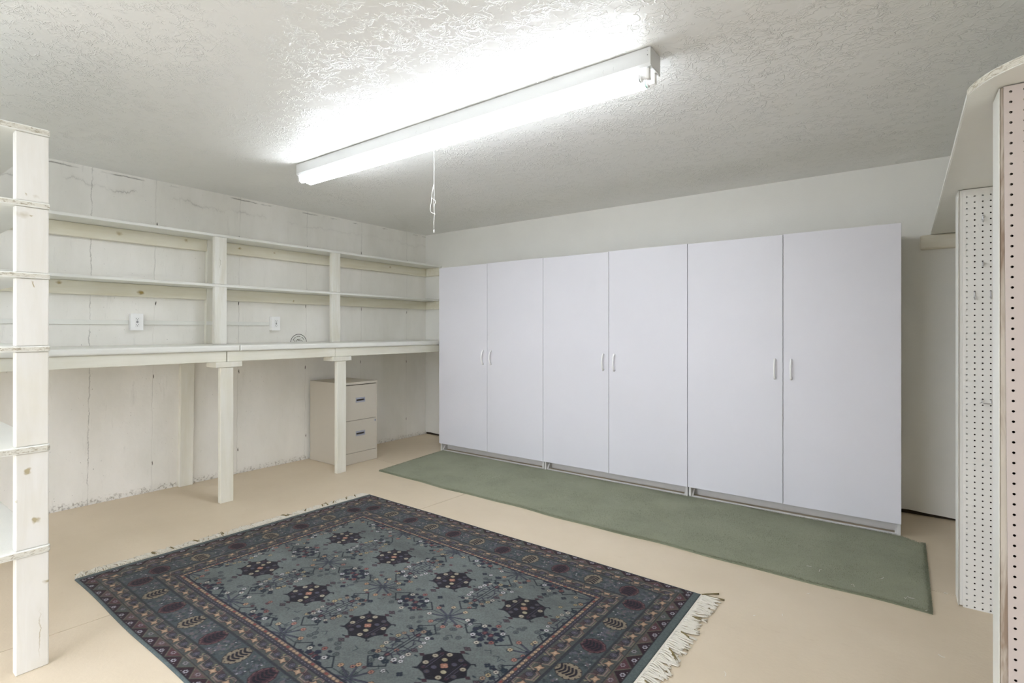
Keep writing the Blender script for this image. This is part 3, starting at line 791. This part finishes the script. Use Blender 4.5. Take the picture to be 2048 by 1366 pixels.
def xf(cx, cy, ang=0, s=1, fx=1):
    ca, sa = math.cos(ang), math.sin(ang)
    return lambda pts: [(cx+s*(fx*x*ca-y*sa), cy+s*(fx*x*sa+y*ca)) for x, y in pts]
FIELD = (99, 107, 105); NAVY = (30, 34, 50); TEAL = (30, 48, 58); INK = (26, 20, 32); MAR = (58, 30, 42); ROSE = (104, 66, 72)
GOLD = (176, 140, 98); BEI = (150, 138, 104); PUR = (72, 68, 88); LITE = (178, 172, 176); OLV = (78, 82, 66); SLATE = (74, 84, 88); RED = (128, 62, 56); TAN = (122, 104, 84)
rr = random.Random(21)
def flower(cv, x, y, r, c, cen, out=NAVY, k=6):
    disc(cv, x, y, r, out)
    for i in range(k):
        a = 2*PI*i/k; disc(cv, x+r*.58*math.cos(a), y+r*.58*math.sin(a), r*.30, c, n_=8)
    disc(cv, x, y, r*.28, cen, n_=8)
def ringf(cv, x, y, r, c=NAVY, inn=FIELD):
    disc(cv, x, y, r, c); disc(cv, x, y, r*.72, inn)
    for i in range(3):
        a = i*PI/3+.3; line(cv, [(x-r*.55*math.cos(a), y-r*.55*math.sin(a)), (x+r*.55*math.cos(a), y+r*.55*math.sin(a))], .0018, c)
# ---- field
cv = canvas(RW, RH, FIELD)
# wool dye streaks across the ground
ny, nx = cv.shape[:2]; rsr = np.random.RandomState(3)
def lowf(sx, sy):
    a = rsr.rand(sy+2, sx+2); yi = np.linspace(0, sy, ny); xi = np.linspace(0, sx, nx)
    y0 = yi.astype(int); x0 = xi.astype(int); fy = (yi-y0)[:, None]; fx_ = (xi-x0)[None]
    fy = fy*fy*(3-2*fy); fx_ = fx_*fx_*(3-2*fx_)
    return (a[y0][:, x0]*(1-fy)*(1-fx_)+a[y0][:, x0+1]*(1-fy)*fx_+a[y0+1][:, x0]*fy*(1-fx_)+a[y0+1][:, x0+1]*fy*fx_).astype(np.float32)
streak = .55*lowf(9, 14)+.3*lowf(24, 40)+.15*lowf(80, 120)
def medallion(cv, cx, cy):
    T = xf(cx, cy)
    R = .098
    star = []
    for i in range(16):
        a = 2*PI*i/16; q = R*(1.0, .84, .98, .84)[i % 4]
        star.append((q*math.cos(a)*1.0, q*math.sin(a)*.86))
    poly(cv, T([(x*1.07, y*1.07) for x, y in star]), (20, 22, 36)); poly(cv, T(star), INK)
    for i in range(4):
        a = PI/4+i*PI/2; p = T([(R*.98*math.cos(a), R*.84*math.sin(a)), (R*1.18*math.cos(a), R*1.0*math.sin(a)), (R*1.12*math.cos(a)+.012, R*.92*math.sin(a))]); line(cv, p, .006, (24, 26, 40))
        q = T([(.078*math.cos(a), .066*math.sin(a))])[0]; disc(cv, *q, .008, MAR)
        a = i*PI/2; q = T([(R*1.12*math.cos(a), R*.98*math.sin(a))])[0]; poly(cv, [(q[0]-.014, q[1]), (q[0], q[1]-.010), (q[0]+.014, q[1]), (q[0], q[1]+.010)], MAR)
    for s in (-1, 1):
        for w_ in (.046, .052, .058): line(cv, T([(s*w_, -.045), (s*w_, .045)]), .0022, PUR if w_ != .052 else (36, 30, 44))
    for i in range(8):
        a = PI/8+i*PI/4; q = T([(.072*math.cos(a), .062*math.sin(a))])[0]
        c = (160, 148, 124) if i in (0, 2, 4, 6) or i in (3,) else (66, 60, 76)
        disc(cv, *q, .0135, (18, 16, 26)); disc(cv, *q, .0112, c, .0098); disc(cv, *q, .003, (90, 70, 50))
    disc(cv, *T([(0, 0)])[0], .021, INK)
    for (x, y) in ((-.008, 0), (.008, 0), (0, .007), (0, -.007)): disc(cv, *T([(x, y)])[0], .0085, (158, 102, 78), .007)
    disc(cv, *T([(0, 0)])[0], .0035, (196, 150, 110))
    for x, y, c in ((-.022, .026, (160, 146, 110)), (.022, -.026, (160, 150, 116)), (.024, .026, PUR), (-.024, -.026, PUR)): disc(cv, *T([(x, y)])[0], .011, c, .009)
    for a in range(4):
        an = a*PI/2; q = T([(.150*math.cos(an), .122*math.sin(an))])[0]
        poly(cv, [(q[0]-.020, q[1]), (q[0], q[1]-.014), (q[0]+.020, q[1]), (q[0], q[1]+.014)], (40, 34, 46))
        poly(cv, [(q[0]-.014, q[1]), (q[0], q[1]-.010), (q[0]+.014, q[1]), (q[0], q[1]+.010)], (92, 72, 80))
        line(cv, [(q[0]-.008, q[1]), (q[0]+.008, q[1])], .003, (40, 34, 46)); line(cv, [(q[0], q[1]-.006), (q[0], q[1]+.006)], .003, (40, 34, 46))
        l = T([(.122*math.cos(an)+.018*math.sin(an), .10*math.sin(an)+.018*math.cos(an))])[0]; disc(cv, *l, .010, TEAL, .004, 8)
def lattice(cv, cx, cy):
    T = xf(cx, cy, PI/2, .74)
    for s in (-1, 1):
        line(cv, T([(-.115, s*.009), (.115, s*.009)]), .0058, NAVY)
        line(cv, T([(s*.012, .008*s), (s*.012, .085)]) if s > 0 else T([(-.012, -.008), (-.012, -.085)]), .0045, NAVY)
        for xx in (-.085, -.05, .05, .085):
            line(cv, T([(xx, s*.008), (xx+.018*(1 if xx > 0 else -1), s*.038), (xx+.018*(1 if xx > 0 else -1), s*.058)]), .0058, (40, 42, 60))
            line(cv, T([(xx, s*.026), (xx-.02*(1 if xx > 0 else -1), s*.040)]), .0050, (44, 46, 66))
        line(cv, T([(-.04, s*.045), (.04, s*.045)]), .0050, (40, 42, 62)); line(cv, T([(-.03, s*.066), (.03, s*.066)]), .0050, (40, 42, 62))
    for x, y in ((-.14, 0), (.14, 0), (-.11, .058), (.11, .058), (-.11, -.058), (.11, -.058), (-.04, .082), (.04, .082), (-.04, -.082), (.04, -.082), (-.072, .074), (.072, -.074), (.072, .074), (-.072, -.074)):
        c = rr.choice(((168, 148, 100), (176, 166, 150), (150, 120, 92), (186, 182, 182)))
        flower(cv, *T([(x, y)])[0], rr.uniform(.0095, .0135), c, MAR, (52, 52, 60))
def starplant(cv, cx, cy):
    T = xf(cx, cy)
    for i in range(8):
        a = i*PI/4+PI/8; 
        L = [(.010*math.cos(a), .010*math.sin(a)), (.075*math.cos(a), .062*math.sin(a))]
        line(cv, T(L), .009, (46, 52, 68)); line(cv, T([L[0], (.064*math.cos(a), .05*math.sin(a))]), .0028, PUR)
        q = T([(.088*math.cos(a), .072*math.sin(a))])[0]; flower(cv, *q, .0125, rr.choice(((182, 138, 92), (180, 160, 120), (190, 186, 176), (170, 110, 90))), (120, 60, 52), (44, 46, 56))
    for i in range(4):
        a = i*PI/2; ca, sa = math.cos(a), math.sin(a)
        def Q(p): return T([(x*ca-y*sa, (x*sa+y*ca)*.84) for x, y in p])
        line(cv, Q([(0, 0), (.085, 0)]), .0028, TEAL)
        line(cv, Q([(.162, .032), (.140, .048), (.092, 0), (.140, -.048), (.162, -.032)]), .0058, (26, 36, 48))
        for s in (-1, 1):
            x, y = Q([(.160, s*.026)])[0]
            for k in range(5): disc(cv, x+.009*math.cos(k*1.256), y+.008*math.sin(k*1.256), .0072, (24, 38, 52), n_=8)
            line(cv, Q([(.165, s*.03), (.185, 0)]), .003, TEAL)
            x, y = Q([(.178, s*.058)])[0]; disc(cv, x, y, .011, NAVY, .008, 8)
        x, y = Q([(.196, 0)])[0]; disc(cv, x, y, .0125, (74, 38, 48)); disc(cv, x, y, .006, (118, 62, 66))
def cluster(cv, cx, cy):
    for x, y in ((0, 0), (-.028, .020), (.028, .020), (-.028, -.020), (.028, -.020), (0, .040), (0, -.042), (.062, 0), (-.062, 0)):
        r_ = .0115 if (x or y) else .007
        for k in range(5): disc(cv, cx+x+r_*.7*math.cos(k*1.256+.4), cy+y+r_*.6*math.sin(k*1.256+.4), r_*.62, (28, 34, 56), n_=8)
    for x, y, c in ((.046, .036, (190, 186, 186)), (-.046, .036, (186, 178, 160)), (.046, -.036, (140, 70, 62)), (-.046, -.036, (190, 186, 190)), (0, .068, (150, 80, 70)), (0, -.068, (180, 170, 150))):
        flower(cv, cx+x, cy+y, .0125, c, MAR, (56, 58, 66))
CX, CY = RW/2, RH/2
# loose blossoms first, the big figures over them
for k in range(760):
    x = CX+rr.uniform(-.86, .86); y = CY+rr.uniform(-.50, .50)
    dm = min(math.hypot(x-CX-a, (y-CY-b)*1.1) for a in (-.63, -.21, .21, .63) for b in (-.24, .24))
    if dm < .155: continue
    t_ = rr.random()
    if t_ < .5: ringf(cv, x, y, rr.uniform(.009, .0135), (54, 60, 66), (88, 98, 96))
    elif t_ < .62: flower(cv, x, y, .011, rr.choice(((186, 182, 184), (170, 150, 104), (160, 100, 80))), MAR, (48, 50, 58))
    elif t_ < .78:
        for q in range(4): disc(cv, x+.008*math.cos(q*PI/2), y+.007*math.sin(q*PI/2), .0065, (28, 38, 54), n_=8)
    elif t_ < .86: disc(cv, x, y, .010, (84, 48, 56), .008)
    else:
        a = rr.uniform(0, PI); line(cv, [(x, y), (x+.02*math.cos(a), y+.02*math.sin(a)), (x+.03*math.cos(a+.8), y+.03*math.sin(a+.8))], .003, TEAL)
for a in (-.84, -.42, 0, .42, .84):
    for b in (-.48, 0, .48): starplant(cv, CX+a, CY+b)
for a in (-.63, -.21, .21, .63):
    for b in (-.50, 0, .50): cluster(cv, CX+a, CY+b)
for a in (-.84, -.42, 0, .42, .84):
    for b in (-.24, .24): lattice(cv, CX+a, CY+b)
for a in (-.63, -.21, .21, .63):
    for b in (-.24, .24): medallion(cv, CX+a, CY+b)
fieldc = cv
# ---- borders, drawn as strips: s runs along the side, d inward from the edge (0 .. 0.38)
def strip(L):
    b = canvas(L, .38, SLATE)
    def band(d0, d1, c): b[int(d0*SS):int(d1*SS)] = lin(c)
    band(0, .036, (84, 98, 98))
    # triangles
    band(.036, .088, OLV)
    n_ = int(round(L/.098)); st = L/n_
    for i in range(n_+1):
        x = (i+.5)*st
        poly(b, [(x-st/2, .036), (x+st/2, .036), (x, .086)], (44, 20, 32) if i % 2 else (48, 22, 34))
        c = ((86, 46, 54), (74, 80, 76), (92, 66, 66))[i % 3]
        poly(b, [(x+.006, .086), (x+st-.006, .086), (x+st/2, .042)], c)
        for j in range(3): line(b, [(x+.004+j*.0, .088), (x+st/2, .040)], .0016, TAN)
        for (dx, dy, c2) in ((0, .050, (176, 172, 184)), (st/2, .074, (140, 128, 138))):
            for k in range(6): disc(b, x+dx+.0085*math.cos(k*PI/3), dy+.0075*math.sin(k*PI/3), .0034, c2, n_=6)
            disc(b, x+dx, dy, .0025, (60, 40, 50))
        disc(b, x-.018, .041, .0022, LITE, n_=6); disc(b, x+.020, .041, .0022, LITE, n_=6)
    band(.034, .037, (34, 32, 42)); band(.087, .0905, (88, 80, 64))
    def guard(d0, d1, ph):
        band(d0, d1, (72, 74, 72)); m_ = (d0+d1)/2; hw = (d1-d0)/2
        n2 = int(round(L/.102)); s2 = L/n2
        for i in range(-1, n2+1):
            x = (i+ph)*s2
            # meandering ribbon of thin lines
            zz_ = [(x, m_+hw*.9), (x+s2*.22, m_+hw*.9), (x+s2*.42, m_-hw*.55), (x+s2*.78, m_-hw*.55), (x+s2, m_+hw*.9)]
            for off, c, wd in ((0, (104, 80, 82), .0065), (.0, (150, 128, 112), .0022), (.009, (40, 34, 48), .0026), (-.008, (120, 112, 84), .003)):
                line(b, [(u, v+off) for u, v in zz_], wd, c)
            # gold cross-star
            cx_, cy_ = x+s2*.10, m_-hw*.12
            pts_ = []
            for k in range(12):
                q = .0180 if k % 3 == 0 else (.0085 if k % 3 == 1 else .0095); a = k*PI/6+.5; pts_.append((cx_+q*1.25*math.cos(a), cy_+q*.95*math.sin(a)))
            poly(b, [(cx_+(u-cx_)*1.25, cy_+(v-cy_)*1.25) for u, v in pts_], (60, 48, 44)); poly(b, pts_, (170, 134, 100))
            disc(b, cx_, cy_, .0050, (188, 152, 114))
            # dark leaf and violet disc beside it
            lx, ly = x+s2*.42, m_+hw*.30
            for k in range(-2, 3): line(b, [(lx+k*.007-.004, ly-.009), (lx+k*.007, ly), (lx+k*.007-.004, ly+.009)], .0036, (34, 24, 38) if i % 2 else (66, 30, 40))
            disc(b, x+s2*.62, m_+hw*.12, .0145, (38, 36, 46)); disc(b, x+s2*.62, m_+hw*.12, .0118, (84, 78, 96)); disc(b, x+s2*.62, m_+hw*.12, .0085, (58, 54, 68)); disc(b, x+s2*.62, m_+hw*.12, .005, (96, 90, 106))
            disc(b, x+s2*.84, m_-hw*.05, .010, (36, 38, 46), .006, 8)
            poly(b, [(x+s2*.78, m_+hw*.6), (x+s2*.90, m_+hw*.35), (x+s2*.84, m_+hw*.85)], (134, 128, 88))
            for k in range(3): line(b, [(x-.004*k-.018, m_-hw*.8), (x-.004*k-.006, m_-hw*.2)], .002, (130, 84, 78) if k % 2 else (40, 30, 40))
        band(d0, d0+.003, (46, 48, 54)); band(d1-.003, d1, (46, 48, 54))
    guard(.0905, .152, .1)
    # main border with leaf palmettes
    band(.152, .268, (66, 76, 80)); m_ = .210
    n3 = int(round(L/.186)); s3 = L/n3
    for i in range(n3+1):
        x = (i+.5)*s3
        for k in range(64):   # small scroll filling between palmettes
            u, v = x+s3/2+rr.uniform(-.040, .040), rr.uniform(.160, .262); c = rr.choice(((50, 54, 66), (96, 92, 106), (88, 96, 86), (110, 92, 96), (40, 56, 62)))
            if rr.random() < .5: ringf(b, u, v, rr.uniform(.005, .009), c, (66, 76, 80))
            else: line(b, [(u, v), (u+rr.uniform(-.014, .014), v+rr.uniform(-.012, .012))], .0025, c)
        for k in range(5): disc(b, x+s3/2+rr.uniform(-.036, .036), rr.uniform(.162, .260), .0028, LITE, n_=6)
        beige = i % 2 == 0
        oc, ic = ((136, 120, 96), (40, 36, 40)) if beige else ((100, 62, 66), (46, 26, 36))
        ov = [(-.036, -.030), (-.052, 0), (-.036, .030), (-.010, .044), (.022, .040), (.046, .018), (.050, 0), (.046, -.018), (.022, -.040), (-.010, -.044)]
        T = lambda p, s=1.0: [(x+v*s, m_+u*s) for u, v in p]
        poly(b, T([(u*1.0, v*1.0) for u, v in ov], 1.04), ic); poly(b, T(ov, .98), oc); 
        if not beige: poly(b, T(ov, .84), (66, 36, 46))
        for k in range(-2, 3):
            dd = m_+k*.0145
            line(b, [(x-.021, dd+.010), (x-.010, dd+.003), (x, dd), (x+.010, dd+.003), (x+.021, dd+.010)], .0088, (24, 20, 34))
        for k in range(12):
            a = k*PI/6; disc(b, x+.040*math.cos(a), m_+.044*math.sin(a), .0034, (40, 30, 36) if beige else (60, 24, 32), n_=6)
        line(b, [(x-.030, m_+.056), (x, m_+.046), (x+.030, m_+.056)], .003, (96, 90, 70))
    band(.150, .158, (46, 52, 56)); band(.262, .270, (46, 50, 58))
    guard(.270, .335, .45)
    # narrow floret bands
    band(.335, .352, (60, 58, 72)); band(.352, .371, (92, 74, 66)); band(.371, .380, (28, 32, 46))
    x = 0; i = 0
    while x < L:
        disc(b, x, .3435, .0062, (34, 32, 44), n_=8); disc(b, x, .3435, .0034, (120, 112, 124), n_=6)
        if i % 4 == 3: disc(b, x+.003, .3615, .0085, (136, 58, 48), .007, 8)
        else:
            disc(b, x+.003, .3615, .0082, (182, 148, 108), .0072, 8); line(b, [(x-.002, .357), (x+.007, .366)], .0018, (90, 60, 56))
        x += .0205; i += 1
    band(.333, .337, (36, 36, 46)); band(.350, .353, (40, 36, 46)); band(.3695, .3715, (96, 88, 96))
    return b
longs, shorts = strip(RW), strip(RH)
# which strip depth each real border distance uses: the long sides have a narrower plain band
DU = [(0, 0), (.036, .036), (.083, .088), (.150, .152), (.265, .268), (.338, .335), (.375, .38)]
DV = [(0, .024), (.013, .036), (.055, .088), (.115, .152), (.232, .268), (.292, .335), (.330, .38)]
Yp, Xp = np.meshgrid((np.arange(ny)+.5)/SS, (np.arange(nx)+.5)/SS, indexing='ij')
du = np.minimum(Xp, RW-Xp); dv = np.minimum(Yp, RH-Yp)
ddu = np.interp(du, *zip(*DU), right=9); ddv = np.interp(dv, *zip(*DV), right=9)
edge_u = ddu < ddv
D = np.minimum(ddu, ddv); inb = D < .3795
di = np.clip((D*SS).astype(int), 0, longs.shape[0]-1)
out = fieldc*(.66+.68*streak[..., None])
sl_ = longs[di, np.clip((Xp*SS).astype(int), 0, longs.shape[1]-1)]
ss_ = shorts[di, np.clip((Yp*SS).astype(int), 0, shorts.shape[1]-1)]
bord = np.where(edge_u[..., None], ss_, sl_)*(.90+.2*streak[..., None])
out = np.where(inb[..., None], bord, out)
g_ = out.mean(-1, keepdims=True); out = (g_+(out-g_)*.74)*.80
# average 3x3 down to the knot grid (2.5 mm)
ky, kx = ny//3, nx//3
out = out[:ky*3, :kx*3].reshape(ky, 3, kx, 3, 3).mean((1, 3))
kb = np.repeat(np.repeat(rsr.rand(ky//2+1, kx//2+1, 1), 2, 0), 2, 1)[:ky, :kx].astype(np.float32)
out *= (1+.12*(rsr.rand(ky, kx, 1).astype(np.float32)-.5)+.30*(kb-.5))
RC = dict(bl=(-3.150, .772), tl=(-3.062, 2.434), tr=(-.700, 2.393), br=(-.716, .755))
def rmap(u, v):
    u = np.asarray(u, float); v = np.asarray(v, float)
    x = (1-u)*(1-v)*RC['bl'][0]+u*(1-v)*RC['br'][0]+(1-u)*v*RC['tl'][0]+u*v*RC['tr'][0]
    y = (1-u)*(1-v)*RC['bl'][1]+u*(1-v)*RC['br'][1]+(1-u)*v*RC['tl'][1]+u*v*RC['tr'][1]
    y = y+.003*np.sin(u*17)*(1-v)
    return x, y
U, Vv = np.meshgrid(np.arange(kx)/(kx-1), np.arange(ky)/(ky-1))
X_, Y_ = rmap(U, Vv)
e_ = np.minimum.reduce([np.arange(kx)[None]+0*U, kx-1-np.arange(kx)[None]+0*U, np.arange(ky)[:, None]+0*U, ky-1-np.arange(ky)[:, None]+0*U])
Z_ = np.where(e_ < 1, .002, np.where(e_ < 2, .0065, .008))+.0008*np.sin(X_*6)*np.sin(Y_*7)+.0005*(rsr.rand(ky, kx)-.5)
nvt = ky*kx
verts = np.stack([X_, Y_, Z_], -1).reshape(-1, 3)
idx = np.arange(nvt).reshape(ky, kx)
quads = np.stack([idx[:-1, :-1], idx[:-1, 1:], idx[1:, 1:], idx[1:, :-1]], -1).reshape(-1, 4)
ringi = np.concatenate([idx[0, :], idx[1:, -1], idx[-1, -2::-1], idx[-2:0:-1, 0]])
lowv = verts[ringi].copy(); lowv[:, 2] = .0006
nb = len(ringi); lowi = nvt+np.arange(nb)
sk = np.stack([ringi, lowi, np.roll(lowi, -1), np.roll(ringi, -1)], -1)
allv = np.concatenate([verts, lowv]); allq = np.concatenate([quads, sk]).astype(np.int32)
me = bpy.data.meshes.new('pile')
me.vertices.add(len(allv)); me.vertices.foreach_set('co', allv.astype(np.float32).ravel())
me.loops.add(allq.size); me.loops.foreach_set('vertex_index', allq.ravel())
me.polygons.add(len(allq)); me.polygons.foreach_set('loop_start', np.arange(0, allq.size, 4, dtype=np.int32)); me.polygons.foreach_set('loop_total', np.full(len(allq), 4, np.int32))
me.update(calc_edges=True)
ca = me.color_attributes.new('wool', 'FLOAT_COLOR', 'POINT')
cc = np.ones((len(allv), 4), np.float32); cc[:nvt, :3] = out.reshape(-1, 3); cc[nvt:, :3] = lin((70, 82, 82))
ca.data.foreach_set('color', cc.ravel())
nm = N('oriental_wool', .85, .15); at = nm.n('ShaderNodeAttribute'); at.attribute_name = 'wool'
nm.link(at.outputs['Color'], nm.b.inputs['Base Color']); nm.b.inputs['Sheen Weight'].default_value = .10; nm.b.inputs['Sheen Roughness'].default_value = .4
nm.bump(nm.noise(nm.pos(), 420, 2, .7), .0015, .7)
me.materials.append(nm.m)
me.polygons.foreach_set('use_smooth', np.ones(len(allq), bool))
t = thing('oriental_rug', 'blue-green and maroon oriental rug with medallions, patterned borders and fringe', 'rug', (-1.925, 1.59, 0))
po = bpy.data.objects.new('pile', me); C.objects.link(po)
po.parent = t; po.location = -ORG[t.name]
# fringes
def fringe(u0, sgn, length, n_, seed):
    r2 = random.Random(seed); bm = B()
    x0, y0 = rmap(u0, 0); x1, y1 = rmap(u0, 1)
    dx, dy = x1-x0, y1-y0; L = math.hypot(dx, dy); tx, ty = dx/L, dy/L; nx_, ny_ = (ty*1.0, -tx*1.0) if sgn > 0 else (-ty, tx)
    # woven header
    k = 90
    A = []; 
    for i in range(k+1):
        s = L*i/k; w_ = .007+.0015*math.sin(i*.7)
        A.append([bm.verts.new((x0+tx*s+nx_*d, y0+ty*s+ny_*d, z)) for d, z in ((-.002, .0052), (w_, .0042), (w_, .0004))])
    for i in range(k):
        for j in range(2): bm.faces.new((A[i][j], A[i+1][j], A[i+1][j+1], A[i][j+1]))
    for i in range(n_):
        s = L*(i+r2.uniform(.2, .8))/n_; s = min(max(s, .004), L-.004)
        ln = length*r2.uniform(.72, 1.08); dark = r2.random() < .045
        drift = math.sin(s*9+seed)*.018+r2.gauss(0, .017); am = r2.uniform(.001, .005); ph = r2.uniform(0, 6)
        for strand in range(3):
            pts = []; fan = (strand-1)*r2.uniform(.001, .0045)
            for q in range(7):
                f = q/6; d = .005+ln*f
                lat = drift*f*f+am*math.sin(ph+f*6)*f+fan*f*1.6
                if f < .25: lat -= fan*f
                pts.append((x0+tx*(s+lat)+nx_*d, y0+ty*(s+lat)+ny_*d, .0030+.0042*math.sin(min(1, f*2.5)*PI)*.6+r2.uniform(0, .0016)+(.003*strand*f if dark else 0)))
            r_ = [.0013]+[.0021]*5+[.0012]
            st = len(bm.faces)
            tube(bm, pts, r_, 5)
            bm.faces.ensure_lookup_table()
            tipdark = dark or r2.random() < .08
            nf = len(bm.faces)-st
            for j in range(st, len(bm.faces)):
                seg_ = (j-st)//5
                if dark and seg_ >= 2 or tipdark and seg_ >= 5: bm.faces[j].material_index = 1
    # corner tassel braids
    for e_s in (((L, 1), (0, -1)) if sgn > 0 else ()):
        for kk, (ll, latk) in enumerate(((.06, .055), (.095, .012))):
            pts = [(x0+tx*(e_s[0]+e_s[1]*latk*f**.8)+nx_*ll*f, y0+ty*(e_s[0]+e_s[1]*latk*f**.8)+ny_*ll*f, .004) for f in (0, .25, .5, .75, 1)]
            st = len(bm.faces); tube(bm, pts, [.003, .0026, .0026, .0032, .0036], 7); bm.faces.ensure_lookup_table()
            for j in range(st, len(bm.faces)): bm.faces[j].material_index = 1
    obj('fringe', bm, [M['fringe'], M['fringe_d']], t, label='off-white knotted cotton fringe')
fringe(1, 1, .080, 240, 1)
fringe(0, -1, .074, 260, 2)


# ------------------------------------------------------------------ scraps of thread on the carpet and floor
def scrap(pts, z, label, r=.0009, group='thread scraps'):
    P = [onz(px, py, z) for px, py in pts]
    bm = B(); Q = []
    for i in range(len(P)-1):
        for s in (0, .5): Q.append(P[i].lerp(P[i+1], s))
    Q.append(P[-1])
    Q = [Vector((q.x, q.y, z+.0012+.0006*math.sin(i))) for i, q in enumerate(Q)]
    tube(bm, Q, r, 6)
    tag(obj('thread_scrap', bm, M['thread'], origin=Q[0]), label, 'thread scrap', group)
ZG = .0125
scrap([(1613, 1132), (1618, 1133), (1623, 1133.5)], ZG, 'short straight white thread on the green carpet, leftmost of the scraps')
scrap([(1638, 1144), (1639, 1140.5), (1643, 1139.5)], ZG, 'tiny bent white thread on the green carpet, second scrap from the left')
scrap([(1702, 1169.5), (1706, 1169), (1708, 1171.5), (1708.5, 1174)], ZG, 'white hooked thread on the green carpet near its front edge')
scrap([(1761, 1158), (1765, 1157.5), (1767, 1155)], ZG, 'curled white thread on the green carpet, highest of the scraps at its right end')
scrap([(1808.5, 1195.5), (1811, 1198), (1813, 1195.5)], ZG, 'tiny white curl of thread left of the long thread on the green carpet')
scrap([(1814.5, 1193.5), (1820, 1196.5), (1829, 1197.5)], ZG, 'long white thread on the green carpet by its right edge')
scrap([(1851, 1221.5), (1855, 1221)], ZG, 'white thread bit at the front right corner of the green carpet')
scrap([(1614, 1188), (1618, 1187.5), (1620, 1188.5)], 0, 'small white scrap on the bare floor in front of the green carpet')
scrap([(1506, 1232), (1511, 1231.5)], 0, 'small white scrap on the bare floor right of the patterned rug')
scrap([(1564.5, 1228), (1565.5, 1232)], 0, 'short upright white scrap on the bare floor between the two rugs')
scrap([(1448.5, 1344), (1452, 1348), (1450, 1353)], 0, 'curved white scrap on the floor beside the rug fringe')
scrap([(1876, 1309), (1880, 1312), (1885, 1314.5), (1890, 1315)], 0, 'curved white thread on the floor by the near pegboard')
scrap([(1887, 1186), (1892, 1187), (1896, 1188.5)], 0, 'white thread on the floor joint beside the far pegboard')
